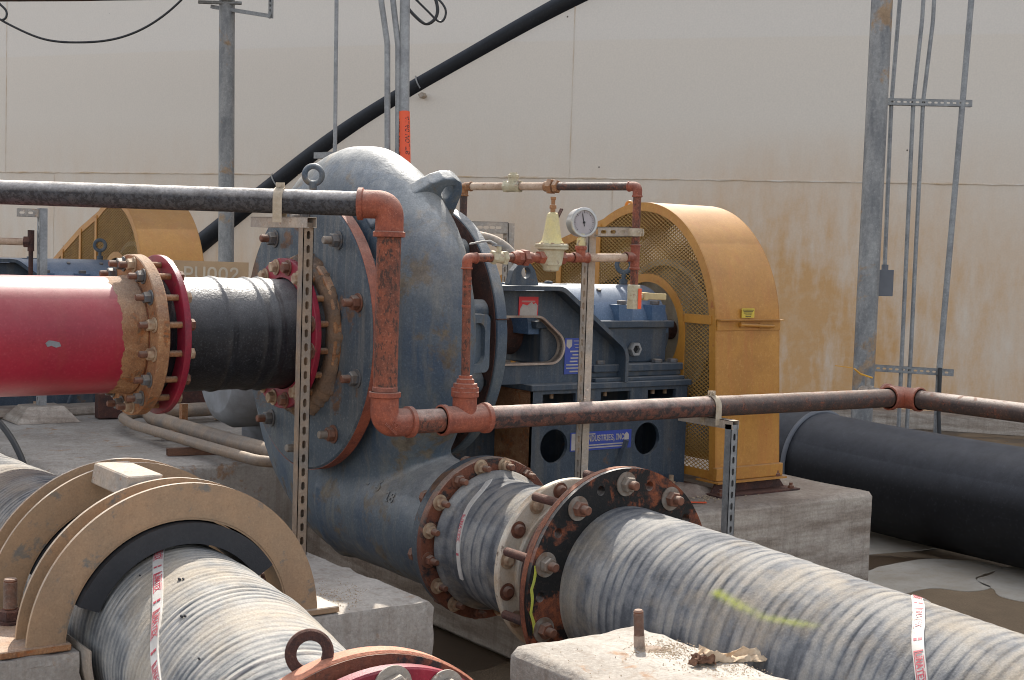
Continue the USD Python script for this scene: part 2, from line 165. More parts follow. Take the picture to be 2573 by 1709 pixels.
def tank_look():
    n = {'geo': ('geometry', {}), 'sp': ('separate_xyz', {}),
         'zs': ('map_range', {'from_min': 3.3, 'from_max': 1.2, 'clamp': True}),
         # ochre wash: heavy on the lowest course, a broad splash on the right half
         'n1': ('noise_texture', {'scale': 0.42, 'detail': 6.0, 'roughness': 0.55}), 'msc': ('mapping', {'scale': (3.2, 3.2, 0.8)}), 'n2': ('noise_texture', {'scale': 1.5, 'detail': 7.0, 'roughness': 0.65}),
         'add': ('math', {'math_type': 'add'}), 'rn': ('map_range', {'from_min': 0.55, 'from_max': 1.45, 'clamp': True}),
         'd': ('vector_math', {'math_type': 'distance', 'vector2': (11.7, 10.6, 0.7)}), 'rd': ('map_range', {'from_min': 2.5, 'from_max': 0.5, 'clamp': True, 'to_max': 1.0}),
         'dm': ('math', {'math_type': 'multiply', 'value2': 1.35}), 'zm': ('math', {'math_type': 'multiply', 'value2': 1.05}), 'sum': ('math', {'math_type': 'add'}), 'mul': ('math', {'math_type': 'multiply', 'use_clamp': True}),
         'nf': ('noise_texture', {'scale': 7.0, 'detail': 6.0, 'roughness': 0.7}), 'rf': ('map_range', {'from_min': 0.3, 'from_max': 0.7, 'to_min': 0.8, 'to_max': 1.15}), 'mul2': ('math', {'math_type': 'multiply', 'use_clamp': True}),
         'mix': ('mix_color', {'a': srgb(217, 206, 191), 'b': srgb(202, 158, 108)}),
         'gt': ('map_range', {'from_min': 4.165, 'from_max': 4.185, 'clamp': True}), 'mp': ('mix_color', {'b': srgb(220, 216, 210)}), 'gm': ('math', {'math_type': 'multiply', 'value2': 0.28}),
         'ng': ('noise_texture', {'scale': 60.0, 'detail': 4.0}), 'rg': ('map_range', {'from_min': 0.3, 'from_max': 0.7, 'to_min': 0.955, 'to_max': 1.035}), 'sc': ('vector_math', {'math_type': 'scale'}),
         'vo': ('voronoi_texture', {'scale': 1.7}), 'vr': ('map_range', {'from_min': 0.012, 'from_max': 0.022, 'clamp': True}), 'sp2': ('mix_color', {'a': srgb(90, 78, 66)}),
         'bp': ('bump', {'strength': 0.12, 'distance': 0.02}), 'nb': ('noise_texture', {'scale': 1.3, 'detail': 5.0}),
         'p': ('principled_bsdf', {'roughness': 0.7, 'specular_ior_level': 0.3})}
    l = [('geo.position', 'sp.vector'), ('sp.z', 'zs.value'), ('geo.position', 'n1.vector'), ('geo.position', 'msc.vector'), ('msc.vector', 'n2.vector'), ('n1.fac', 'add.value1'), ('n2.fac', 'add.value2'), ('add.value', 'rn.value'),
         ('geo.position', 'd.vector1'), ('d.value', 'rd.value'), ('rd.result', 'dm.value1'), ('zs.result', 'zm.value1'), ('dm.value', 'sum.value1'), ('zm.value', 'sum.value2'), ('sum.value', 'mul.value1'), ('rn.result', 'mul.value2'),
         ('geo.position', 'nf.vector'), ('nf.fac', 'rf.value'), ('rf.result', 'mul2.value1'), ('mul.value', 'mul2.value2'), ('mul2.value', 'mix.fac'),
         ('sp.z', 'gt.value'), ('gt.result', 'gm.value1'), ('gm.value', 'mp.fac'), ('mix.result', 'mp.a'),
         ('geo.position', 'vo.vector'), ('vo.distance', 'vr.value'), ('vr.result', 'sp2.fac'), ('mp.result', 'sp2.b'),
         ('geo.position', 'ng.vector'), ('ng.fac', 'rg.value'), ('sp2.result', 'sc.vector1'), ('rg.result', 'sc.scale'), ('sc.vector', 'p.base_color'), ('geo.position', 'nb.vector'), ('nb.fac', 'bp.height'), ('bp.normal', 'p.normal')]
    return usdkit.material(stage, '/World/Looks/tank_paint', n, l, surface='p.BSDF')
M['tank'] = tank_look()

def ground_look():
    n = {'geo': ('geometry', {}), 'n1': ('noise_texture', {'scale': 0.9, 'detail': 5.0, 'roughness': 0.55, 'distortion': 0.6}), 'wet': ('map_range', {'from_min': 0.47, 'from_max': 0.485, 'clamp': True}),
         'n2': ('noise_texture', {'scale': 2.6, 'detail': 8.0, 'roughness': 0.65}), 'r2': ('map_range', {'from_min': 0.3, 'from_max': 0.7, 'clamp': True}),
         'dry': ('mix_color', {'a': srgb(142, 122, 96), 'b': srgb(116, 98, 76)}), 'wetc': ('mix_color', {'a': srgb(92, 74, 54), 'b': srgb(72, 58, 44)}), 'mx': ('mix_color', {}),
         'ro': ('map_range', {'to_min': 0.9, 'to_max': 0.35}), 'ng': ('noise_texture', {'scale': 120.0, 'detail': 4.0}), 'rg': ('map_range', {'from_min': 0.3, 'from_max': 0.7, 'to_min': 0.85, 'to_max': 1.15}), 'sc': ('vector_math', {'math_type': 'scale'}),
         'bp': ('bump', {'strength': 0.3, 'distance': 0.01}), 'p': ('principled_bsdf', {})}
    l = [('geo.position', 'n1.vector'), ('n1.fac', 'wet.value'), ('geo.position', 'n2.vector'), ('n2.fac', 'r2.value'), ('r2.result', 'dry.fac'), ('r2.result', 'wetc.fac'), ('wet.result', 'mx.fac'), ('dry.result', 'mx.a'), ('wetc.result', 'mx.b'),
         ('wet.result', 'ro.value'), ('ro.result', 'p.roughness'), ('geo.position', 'ng.vector'), ('ng.fac', 'rg.value'), ('rg.result', 'sc.scale'), ('mx.result', 'sc.vector1'), ('sc.vector', 'p.base_color'), ('ng.fac', 'bp.height'), ('bp.normal', 'p.normal')]
    return usdkit.material(stage, '/World/Looks/wet_ground', n, l, surface='p.BSDF')
M['ground'] = ground_look()
M['dry_concrete'] = paint('dry_concrete', srgb(186, 180, 168), srgb(166, 156, 140), s1=3, rough=0.9, grain=0.1, bump=0.2, streak=(srgb(160, 140, 112), 0.3))
def spray_look():
    n = {'at': ('attribute', {'attribute': 'soft'}), 'geo': ('geometry', {}), 'no': ('noise_texture', {'scale': 70.0, 'detail': 5.0, 'roughness': 0.7}), 'r': ('map_range', {'from_min': 0.3, 'from_max': 0.6, 'to_min': 0.25, 'to_max': 1.0, 'clamp': True}), 'mu': ('math', {'math_type': 'multiply', 'use_clamp': True}),
         'p': ('principled_bsdf', {'base_color': srgb(184, 190, 70), 'roughness': 0.8}), 't': ('transparent_bsdf', {}), 'mx': ('mix_closure', {})}
    return usdkit.material(stage, '/World/Looks/spray_film', n, [('geo.position', 'no.vector'), ('no.fac', 'r.value'), ('r.result', 'mu.value1'), ('at.fac', 'mu.value2'), ('mu.value', 'mx.fac'), ('t.BSDF', 'mx.closure1'), ('p.BSDF', 'mx.closure2')], surface='mx.closure')
M['spray_film'] = spray_look()

# ------------------------------------------------------------------ naming and placing
COUNT = {}
def uniq(parent, name):
    k = (parent, name); COUNT[k] = COUNT.get(k, -1) + 1
    return f'{parent}/{name}' + (f'_{COUNT[k]:03d}' if COUNT[k] else '')
ORIGIN = {}
def meta(p, label=None, cat=None, group=None, kind=None):
    for k, v in (('label', label), ('category', cat), ('group', group), ('kind', kind)):
        if v: p.SetCustomDataByKey(k, v)
def thing(name, label, cat, loc=(0, 0, -EYE), group=None, kind=None):
    path = uniq('/World', name); x = UsdGeom.Xform.Define(stage, path)
    x.AddTranslateOp().Set(Gf.Vec3d(loc[0], loc[1], loc[2]+EYE)); ORIGIN[path] = np.array(loc, float)
    meta(x.GetPrim(), label, cat, group, kind); return path
def obj(name, mesh, mat, parent, label=None, smooth=35, kind=None):
    """one mesh of the scene, a part of the thing (or part) at path `parent`"""
    path = uniq(parent, name); root = '/'.join(parent.split('/')[:3]); o = ORIGIN[root]
    v, f = (mesh.vertices, mesh.faces) if hasattr(mesh, 'vertices') else (mesh[0], mesh[1])
    usdkit.mesh(stage, path, trimesh.Trimesh(np.asarray(v)-o, f, process=False), M[mat] if isinstance(mat, str) else mat, smooth=smooth)
    meta(stage.GetPrimAtPath(path), label, None, None, kind); return path
def single(name, mesh, mat, label, cat=None, group=None, kind=None, smooth=35):
    path = uniq('/World', name); v, f = (mesh.vertices, mesh.faces) if hasattr(mesh, 'vertices') else (mesh[0], mesh[1])
    usdkit.mesh(stage, path, trimesh.Trimesh(np.asarray(v)+[0, 0, EYE], f, process=False), M[mat] if isinstance(mat, str) else mat, smooth=smooth)
    meta(stage.GetPrimAtPath(path), label, cat, group, kind); return path

# ------------------------------------------------------------------ shapes
X, Y, Zv = np.eye(3)
def nrm(v): v = np.asarray(v, float); return v/np.linalg.norm(v)
def frame(a):
    a = nrm(a); t = Zv if abs(a[2]) < 0.9 else X
    e1 = nrm(np.cross(t, a)); return e1, np.cross(a, e1), a
def cat(*ms):
    ms = [m for q in ms for m in (q if isinstance(q, (list, tuple)) else [q])]
    vs, fs, n = [], [], 0
    for m_ in ms:
        vs.append(np.asarray(m_.vertices)); fs.append(np.asarray(m_.faces)+n); n += len(m_.vertices)
    return trimesh.Trimesh(np.vstack(vs), np.vstack(fs), process=False)
def grid(P, close_v=True, close_u=False):
    """P (nu, nv, 3) of points; faces between"""
    nu, nv = P.shape[:2]; I = np.arange(nu*nv).reshape(nu, nv)
    if close_v: I = np.hstack([I, I[:, :1]])
    if close_u: I = np.vstack([I, I[:1]])
    q = np.stack([I[:-1, :-1], I[1:, :-1], I[1:, 1:], I[:-1, 1:]], -1).reshape(-1, 4)
    return trimesh.Trimesh(P.reshape(-1, 3), np.vstack([q[:, [0, 1, 2]], q[:, [0, 2, 3]]]), process=False)
def lathe(prof, p0, a, n=48, closed=False):
    """prof: (distance along a, radius) points"""
    e1, e2, a = frame(a); th = np.arange(n)*2*PI/n
    c = np.cos(th)[:, None]*e1 + np.sin(th)[:, None]*e2
    P = np.array([np.asarray(p0)+a*s+c*r for s, r in prof])
    g = grid(P[::-1] if not closed else P[::-1], True, closed)
    if not closed:
        caps = []
        for (s, r), flip in ((prof[0], False), (prof[-1], True)):
            if r > 1e-6:
                pts = np.asarray(p0)+a*s+c*r; v = np.vstack([pts, [np.asarray(p0)+a*s]]); i = np.arange(n); f = np.stack([i, (i+1) % n, np.full(n, n)], 1)
                caps.append(trimesh.Trimesh(v, f if flip else f[:, ::-1], process=False))
        g = cat(g, *caps)
    return g
def cyl(p0, p1, r, n=40, ch=0.0):
    p0, p1 = np.asarray(p0, float), np.asarray(p1, float); L = np.linalg.norm(p1-p0)
    prof = [(0, r), (L, r)] if not ch else [(0, r-ch), (ch, r), (L-ch, r), (L, r-ch)]
    return lathe(prof, p0, p1-p0, n)
def ring(c, a, r0, r1, h, n=64, ch=0.003):
    """washer-like ring from c along a by h"""
    return lathe([(0, r0), (0, r1-ch), (ch, r1), (h-ch, r1), (h, r1-ch), (h, r0)], c, a, n, closed=True)
def tube(pts, r, n=24, caps=True, closed=False):
    p = np.asarray(pts, float); m_ = len(p); r = np.broadcast_to(r, (m_,)).astype(float)
    t = np.gradient(p, axis=0) if not closed else np.roll(p, -1, 0)-np.roll(p, 1, 0)
    t /= np.linalg.norm(t, axis=1, keepdims=True)
    e = frame(t[0])[0]; E1 = []
    for i in range(m_):
        e = e-t[i]*(e@t[i]); e = nrm(e); E1.append(e)
    E1 = np.array(E1); E2 = np.cross(t, E1); th = np.arange(n)*2*PI/n
    P = p[:, None]+r[:, None, None]*(np.cos(th)[None, :, None]*E1[:, None]+np.sin(th)[None, :, None]*E2[:, None])
    g = grid(P[::-1], True, closed)
    if caps and not closed:
        c = []
        for k, flip in ((0, True), (m_-1, False)):
            v = np.vstack([P[k], [p[k]]]); i = np.arange(n); f = np.stack([i, (i+1) % n, np.full(n, n)], 1); c.append(trimesh.Trimesh(v, f[:, ::-1] if flip else f, process=False))
        g = cat(g, *c)
    return g
def fillet(pts, rad, k=8):
    """polyline with its corners rounded"""
    pts = [np.asarray(p, float) for p in pts]; out = [pts[0]]
    for a, b, c in zip(pts[:-2], pts[1:-1], pts[2:]):
        u, w = nrm(a-b), nrm(c-b); ang = math.acos(np.clip(u@w, -1, 1)); d = min(rad/math.tan(ang/2), 0.49*np.linalg.norm(a-b), 0.49*np.linalg.norm(c-b))
        p, q = b+u*d, b+w*d
        for i in range(k+1):
            s = i/k; out.append((1-s)**2*p+2*s*(1-s)*b+s*s*q)
    out.append(pts[-1]); return np.array(out)
def spline(pts, n=60):
    from scipy.interpolate import CubicSpline
    pts = np.asarray(pts, float); t = np.r_[0, np.cumsum(np.linalg.norm(np.diff(pts, axis=0), axis=1))]
    return CubicSpline(t, pts)(np.linspace(0, t[-1], n))
def box(x0, x1, y0, y1, z0, z1, b=0.0):
    c = np.array([[x0, y0, z0], [x1, y1, z1]]); lo, hi = c.min(0), c.max(0)
    if not b:
        m_ = trimesh.creation.box(extents=hi-lo); m_.apply_translation((lo+hi)/2); return m_
    pts = []
    for sx in (0, 1):
        for sy in (0, 1):
            for sz in (0, 1):
                k = np.where([sx, sy, sz], hi, lo); d = np.where([sx, sy, sz], -1, 1)*b
                for ax in range(3):
                    q = k+d; q[ax] = k[ax]; pts.append(q)
    return trimesh.convex.convex_hull(np.array(pts))
def obox(c, ex, ey, ez, sx, sy, sz, b=0.0):
    m_ = box(-sx/2, sx/2, -sy/2, sy/2, -sz/2, sz/2, b); R = np.stack([nrm(ex), nrm(ey), nrm(ez)], 1)
    return trimesh.Trimesh(np.asarray(m_.vertices)@R.T+np.asarray(c), m_.faces, process=False)
def prism(poly, o, eu, ev, h, bev=0.0):
    """polygon in the plane (o, eu, ev), thickness h along eu x ev"""
    ms = []
    for g in getattr(poly, 'geoms', [poly]):
        e = trimesh.creation.extrude_polygon(g, h, engine='earcut'); ms.append(e)
    e = cat(*ms); eu, ev = nrm(eu), nrm(ev); w = np.cross(eu, ev)
    return trimesh.Trimesh(np.asarray(o)+np.asarray(e.vertices)@np.stack([eu, ev, w]), e.faces, process=False)
def hexprism(p, a, r, h, rot=0.0):
    g = lathe([(0, r*0.93), (h*0.12, r), (h*0.85, r), (h, r*0.88)], p, a, 6)
    if rot:
        g.apply_transform(trimesh.transformations.rotation_matrix(rot, nrm(a), p))
    return g
def fastener(parent, c, a, r, nut0, name='bolt', stud=0.05, back=None, mat='bolt', smat='rust_bolt', washer=True, wr=None, long=None):
    """a nut with washer on the face at c (outward a) with its threaded end as sub-part; back: (distance, mat) of the head on the far side"""
    a = nrm(a); c = np.asarray(c, float); rot = RNG.uniform(0, PI/3); ms = []; w = 0.004
    if washer: ms.append(cyl(c+a*0.0005, c+a*w, wr or r*1.3, 20))
    ms.append(hexprism(c+a*w, a, r, nut0, rot))
    if back: ms.append(hexprism(c-a*(back+0.0), -a, r, nut0*0.8, rot)); ms.append(cyl(c-a*back, c-a*(back-0.004), r*1.3, 20))
    b = obj(name, cat(*ms), mat, parent, smooth=25)
    st = lathe([(-(long or 0.005), r*0.56), (nut0+w+stud-0.004, r*0.56), (nut0+w+stud, r*0.44)], c, a, 14)
    obj('stud', st, smat, b)
def elbow(p, d0, d1, r, bend=None, col=1.32, body=1.16, name=None):
    """90 degree (or other) threaded elbow at corner p between directions d0 and d1 (pointing away from the corner)"""
    p = np.asarray(p, float); d0, d1 = nrm(d0), nrm(d1); R = bend or r*2.1
    path = fillet([p+d0*R*1.05, p, p+d1*R*1.05], R*0.97, 14); g = tube(path, r*body, 28, caps=True)
    c0 = lathe([(0, r*body), (0.002, r*col), (r*0.42, r*col), (r*0.5, r*body)], p+d0*R*1.25, -d0, 28); c1 = lathe([(0, r*body), (0.002, r*col), (r*0.42, r*col), (r*0.5, r*body)], p+d1*R*1.25, -d1, 28)
    s0 = cyl(p+d0*R*1.25, p+d0*R, r*body, 28); s1 = cyl(p+d1*R*1.25, p+d1*R, r*body, 28)
    return cat(g, c0, c1, s0, s1)
def tee(p, d_run, d_br, r, rb=None, L=None, col=1.32, body=1.16):
    p = np.asarray(p, float); d_run, d_br = nrm(d_run), nrm(d_br); rb = rb or r; L = L or r*2.4
    g = [cyl(p-d_run*L, p+d_run*L, r*body, 32), cyl(p, p+d_br*L, rb*body, 32)]
    for d, q in ((d_run, r), (-d_run, r), (d_br, rb)):
        g.append(lathe([(0, q*body), (0.002, q*col), (r*0.45, q*col), (r*0.55, q*body)], p+d*L, -d, 32))
    return cat(*g)
def strut(p0, p1, web, w=0.041, d=0.041, t=0.0026, slots=True, pitch=0.05, openside=True):
    """slotted channel from p0 to p1; the slotted web faces `web`"""
    p0, p1 = np.asarray(p0, float), np.asarray(p1, float); a = nrm(p1-p0); L = np.linalg.norm(p1-p0); web = nrm(np.asarray(web, float)-a*(np.asarray(web, float)@a)); s = np.cross(a, web)
    poly = sbox(0, -w/2, L, w/2)
    if slots:
        hs = []
        for k in np.arange(0.03, L-0.025, pitch):
            hs.append(shapely.LineString([(k-0.0075, 0), (k+0.0075, 0)]).buffer(0.0072, quad_segs=4))
        poly = poly.difference(shapely.union_all(hs))
    ms = [prism(poly, p0+web*(d/2-t), a, s, t)]
    for q in (-1, 1):
        ms.append(obox((p0+p1)/2+s*q*(w/2-t/2)-web*t/2, a, s, web, L, t, d-t))
        if openside:
            ms.append(obox((p0+p1)/2+s*q*(w/2-0.0055)-web*(d/2-t/2), a, s, web, L, 0.0085, t))
    return cat(*ms)
def wrap(fn, m_):
    """maps the vertices (s, t, h) of a flat mesh onto a surface"""
    v = np.asarray(m_.vertices); return trimesh.Trimesh(np.array([fn(*q) for q in v]), m_.faces, process=False)
def flat_text(t, h, depth, o, eu, ev, bold=True, center=False, squeeze=1.0):
    g = meshkit.text_mesh(t, h, depth, bold); v = np.asarray(g.vertices).copy(); v[:, 0] *= squeeze
    if center: v[:, 0] -= v[:, 0].max()/2
    eu, ev = nrm(eu), nrm(ev); w = np.cross(eu, ev)
    return trimesh.Trimesh(np.asarray(o)+v@np.stack([eu, ev, w]), g.faces, process=False)
def roughen(mf, size, amp, sc=9.0, seed=0):
    """a manifold refined and its surface made a little uneven"""
    mf = mf.refine_to_length(size); mm = mf.to_mesh(); v = np.array(mm.vert_properties[:, :3], float); f = np.array(mm.tri_verts)
    t = trimesh.Trimesh(v, f, process=False); n = t.vertex_normals
    k = meshkit.fbm(v*sc, 4, seed)-0.5
    return trimesh.Trimesh(v+n*(k*amp*2)[:, None], f, process=False)
def solid_prism(poly, o, eu, ev, h):
    e = prism(poly, o, eu, ev, h); e.merge_vertices(); return manifold3d.Manifold(manifold3d.Mesh(np.asarray(e.vertices, np.float32), np.asarray(e.faces, np.uint32)))
def hose_tube(path_fn, y0, y1, R, pitch=0.03, amp=0.0035, n=96, per=6, seed=1, flare=None):
    """wrapped hose along -y: path_fn(y) gives the centre; the tape edges make small steps"""
    ys = np.arange(y0, y1, -pitch/per); th = np.arange(n)*2*PI/n
    C = np.array([path_fn(y) for y in ys]); T = np.gradient(C, axis=0); T /= np.linalg.norm(T, axis=1, keepdims=True)
    E1 = np.cross(np.tile(Zv, (len(C), 1)), T); E1 /= np.linalg.norm(E1, axis=1, keepdims=True); E2 = np.cross(T, E1)
    ph = (y0-ys)[:, None]/pitch+th[None]/(2*PI); wob = meshkit.noise(np.stack([np.broadcast_to(ys[:, None]*6, ph.shape), np.cos(th)[None]*1.5+0*ph, np.sin(th)[None]*1.5+0*ph], -1), seed)
    turn = np.floor(ph+0.25*wob); jit = meshkit.noise(np.stack([turn*1.7, 0*turn, 0*turn+seed], -1), seed+5)
    fr = (ph+0.25*wob) % 1.0; edge = 0.70+0.2*jit; saw = np.where(fr < edge, fr/edge, (1-fr)/(1-edge))
    strength = 0.15+1.5*meshkit.noise(np.stack([turn*0.37, np.cos(th)[None]*1.2+0*ph, np.sin(th)[None]*1.2+0*ph], -1), seed+3)*(0.3+jit)
    fine = meshkit.noise(np.stack([np.broadcast_to(ys[:, None]*130, ph.shape), np.cos(th)[None]*1.2+0*ph, np.sin(th)[None]*1.2+0*ph], -1), seed+21)
    saw = saw+0.35*fine
    low = meshkit.noise(np.stack([np.broadcast_to(ys[:, None]*2.5, ph.shape), np.cos(th)[None]+0*ph, np.sin(th)[None]+0*ph], -1), seed+9)-0.5
    r = R+amp*saw*strength+0.006*low
    if flare is not None: r = r+np.array([flare(y) for y in ys])[:, None]
    P = C[:, None]+r[..., None]*(np.cos(th)[None, :, None]*E1[:, None]+np.sin(th)[None, :, None]*E2[:, None])
    band = meshkit.noise(np.stack([np.broadcast_to(ys[:, None]*34, ph.shape), np.cos(th)[None]*0.9+0*ph, np.sin(th)[None]*0.9+0*ph], -1), seed+31)
    scuff = meshkit.fbm(np.stack([np.broadcast_to(ys[:, None]*11, ph.shape), np.cos(th)[None]*4+0*ph, np.sin(th)[None]*4+0*ph], -1), 4, seed+41)
    crease = np.exp(-(np.minimum(fr, 1-fr)/0.07)**2)
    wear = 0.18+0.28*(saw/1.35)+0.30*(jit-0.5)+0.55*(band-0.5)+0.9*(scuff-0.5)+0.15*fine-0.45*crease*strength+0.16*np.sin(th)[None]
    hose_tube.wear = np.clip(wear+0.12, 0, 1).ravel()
    return grid(P, True)
def worn(path):
    UsdGeom.PrimvarsAPI(stage.GetPrimAtPath(path)).CreatePrimvar('wear', Sdf.ValueTypeNames.FloatArray, 'vertex').Set(Vt.FloatArray.FromNumpy(hose_tube.wear.astype(np.float32))); return path
def on_hose(path_fn, R):
    def fn(y, th, h):
        c = np.array(path_fn(y)); c2 = np.array(path_fn(y-0.01)); T = nrm(c2-c); e1 = nrm(np.cross(Zv, T)); e2 = np.cross(T, e1)
        # th: 90 degrees is the crown, 180 the side that faces -x
        s = 1 if e1[0] > 0 else -1
        return c+(R+h)*(math.cos(th)*e1*s+math.sin(th)*e2)
    return fn

from scipy.interpolate import splprep, splev
# ================================================================== the setting
g0 = trimesh.Trimesh([[-90, -90, -EYE], [110, -90, -EYE], [110, 110, -EYE], [-90, 110, -EYE]], [[0, 1, 2], [0, 2, 3]], process=False)
single('ground', g0, 'ground', 'stained concrete yard with damp patches between the pump plinths', 'ground', kind='structure', smooth=False)

for lab_, pts_ in (('pale dry patch of concrete between the damp stains at right', [(6.32, 5.13), (6.56, 5.17), (6.71, 5.17), (6.84, 5.15), (6.96, 5.05), (7.05, 4.91), (7.03, 4.80), (6.80, 4.75), (6.64, 4.69), (6.58, 4.60), (6.56, 4.54), (6.44, 4.51), (6.34, 4.54), (6.30, 4.60), (6.25, 4.67), (6.15, 4.67), (5.91, 4.63), (5.7, 4.6), (5.6, 4.9), (5.8, 5.2), (6.1, 5.1)]),
                   ('pale dry strip of concrete under the big black pipe', [(7.28, 5.93), (7.34, 5.80), (7.30, 5.52), (7.33, 5.38), (7.07, 5.34), (6.89, 5.35), (6.72, 5.39), (6.4, 5.5), (6.5, 5.9), (6.9, 6.0)]), ('pale dry patch of concrete near the right edge', [(6.74, 4.71), (6.99, 4.77), (7.4, 4.7), (7.5, 4.2), (6.9, 3.9), (6.41, 4.23), (6.41, 4.37), (6.53, 4.51), (6.56, 4.59), (6.64, 4.68)])):
    pg = np.array(pts_); q_ = np.array(splev(np.linspace(0, 1, 120), splprep(np.vstack([pg, pg[:1]]).T, s=0.0, per=1, k=2)[0])).T; q_ = q_+(meshkit.fbm(np.c_[q_*4, 0*q_[:, 0]], 4, 5)-0.5)[:, None]*0.05
    pl_ = Polygon(q_).buffer(0); single('dry_patch', prism(pl_, [0, 0, -EYE+0.0005], X, Y, 0.0035), 'dry_concrete', lab_, 'concrete patch', kind='structure', smooth=False)
# the tank: a wide cylinder of welded steel plates, seen almost flat
TA, TB = np.array([5.56, 19.91]), np.array([12.9, 8.8]); TL = np.linalg.norm(TB-TA); TD = (TB-TA)/TL; TN = np.array([-0.834, -0.551])
def wall(s, z, off=0.0):
    h = ((TL/2)**2-(s-TL/2)**2)/(2*75.0); q = TA+TD*s+TN*(h+off); return np.array([q[0], q[1], z])
tk = thing('storage_tank', 'huge pale welded steel tank with ochre dust stains, filling the background', 'tank', (9.2, 14.4, -EYE))
def tank_plate(s0, s1, z0, z1):
    S = np.linspace(s0, s1, max(3, int((s1-s0)/0.4))); front = np.array([[wall(s, z) for z in (z0, z1)] for s in S]); back = np.array([[wall(s, z, -0.02) for z in (z1, z0)] for s in S])
    return grid(np.concatenate([front, back], 1), True)
ZC = [-1.58, 0.855, 3.3, 5.74, 8.35]
SEAMS = [[-9.5, -3.9, 0.98, 8.92, 16.6, 24], [-9.5, 0.10, 8.40, 16.2, 24], [-9.5, -3.9, 4.2, 12.2, 24], [-9.5, 0.1, 8.4, 16.2, 24]]
for k, seams in enumerate(SEAMS):
    for s0, s1 in zip(seams[:-1], seams[1:]): obj('steel_plate', tank_plate(s0+0.001, s1-0.001, ZC[k]+0.001, ZC[k+1]-0.001), 'tank', tk, smooth=20)
def bead(pts, r, seed):
    p = np.asarray(pts); k = meshkit.noise(p*7, seed); k2 = meshkit.noise(p*31, seed+2); p2 = p.copy(); p2[:, 2] += (k2-0.5)*0.012
    return tube(p2, r*(0.45+0.9*k), 8, caps=True)
S = np.arange(-9, 22, 0.06)
obj('weld_bead', bead([wall(s, ZC[1], 0.001) for s in S], 0.010, 5), 'weld', tk)
for s, za, zb in ((0.10, ZC[1], ZC[2]), (8.40, ZC[1], ZC[2]), (0.98, ZC[0], ZC[1]), (8.92, ZC[0], ZC[1])):
    obj('weld_bead', bead([wall(s, z, 0.0) for z in np.arange(za, zb, 0.05)], 0.0055, 8), 'weld', tk)
S = np.linspace(-9.5, 24, 80)
obj('foundation_ring', grid(np.array([[wall(s, -EYE+0.002, 0.32), wall(s, -1.60, 0.32), wall(s, -1.583, 0.30), wall(s, -1.583, -0.3), wall(s, -EYE+0.002, -0.3)] for s in S]), False), 'plinth', tk)
obj('roof', grid(np.array([[wall(s, 8.36, -0.0), wall(s, 8.42, -0.5), wall(s, 9.0, -14)] for s in S]), False), 'tank', tk)

# concrete blocks
def trough(xc, zc, r, x0, x1, ztop): return Polygon([(x0, -EYE+0.001), (x1, -EYE+0.001), (x1, ztop-0.022), (x1-0.022, ztop), (x0+0.022, ztop), (x0, ztop-0.022)]).difference(Point(xc, zc).buffer(r, quad_segs=16).union(sbox(xc-r, zc, xc+r, ztop+1)))
def block(name, label, x0, x1, y0, y1, xc, zc, r, ztop, seed):
    mf = solid_prism(trough(xc, zc, r, x0, x1, ztop), [0, y1, 0], X, Zv, y1-y0)
    return single(name, roughen(mf, 0.03, 0.009, 16, seed), 'concrete', label, 'concrete block', smooth=40)
block('support_block', 'grey concrete block under the tan saddle clamps of the left hose', 0.70, 2.38, 3.67, 4.54, 1.543, -1.12, 0.30, -1.12, 1)
block('support_block', 'sunlit concrete block at the bottom edge with a bare upright stud and sand on top', 2.29, 3.385, 2.05, 3.12, 3.08, -1.17, 0.325, -1.12, 2)
pl1 = manifold3d.Manifold(manifold3d.Mesh(*[np.asarray(a, t_) for a, t_ in zip((lambda b: (b.vertices, b.faces))(box(3.45, 5.50, 4.49, 6.60, -EYE+0.001, -1.14, 0.02)), (np.float32, np.uint32))]))
single('pump_plinth', roughen(pl1, 0.07, 0.006, 9, 4), 'plinth', 'raised concrete plinth under the near pump frame and belt guard', 'plinth', smooth=40)
pl2 = manifold3d.Manifold(manifold3d.Mesh(*[np.asarray(a, t_) for a, t_ in zip((lambda b: (b.vertices, b.faces))(box(2.14, 5.48, 6.62, 13.0, -EYE+0.001, -1.143, 0.025)), (np.float32, np.uint32))]))
single('motor_plinth', roughen(pl2, 0.09, 0.008, 8, 6), 'concrete', 'wide dusty concrete slab behind the black suction hose carrying conduits and a motor', 'plinth', smooth=40)
single('pump_plinth', box(1.2, 5.4, 8.78, 13.2, -1.141, -1.085, 0.012), 'plinth', 'low concrete curb under the far blue pump frame at left', 'plinth', smooth=False)

# ================================================================== steel posts, conduits and cables in the background
def post(name, label, p0, p1, r, parent_parts=()):
    p0, p1 = np.asarray(p0, float), np.asarray(p1, float); t = thing(name, label, 'post', (p0[0], p0[1], -EYE))
    obj('pole', cyl([p0[0], p0[1], -EYE+0.02], p1, r, 48), 'post', t); obj('base_plate', box(p0[0]-0.16, p0[0]+0.16, p0[1]-0.16, p0[1]+0.16, -EYE+0.002, -EYE+0.022), 'post', t, smooth=False); return t
tl = post('steel_post', 'round steel post at left in front of the tank, tan dust on its lower half', [6.30, 13.97, -0.296], [6.322, 14.176, 2.60], 0.084)
obj('top_bracket', cat(strut([6.2, 14.3, 2.52], [6.62, 13.7, 2.40], [0, 0, 1]), strut([6.62, 13.72, 2.38], [6.62, 13.72, 2.9], nrm([-0.8, -0.6, 0])), cyl([6.05, 14.30, 2.55], [6.42, 14.02, 2.55], 0.02)), 'galv', tl)
tr = post('steel_post', 'thick galvanised post at right carrying the conduit racks', [8.64, 7.22, -1.7], [8.86, 7.40, 2.4], 0.084)
obj('strap', ring([8.735, 7.30, -0.05], Zv, 0.0845, 0.0855, 0.004), 'galv', tr)
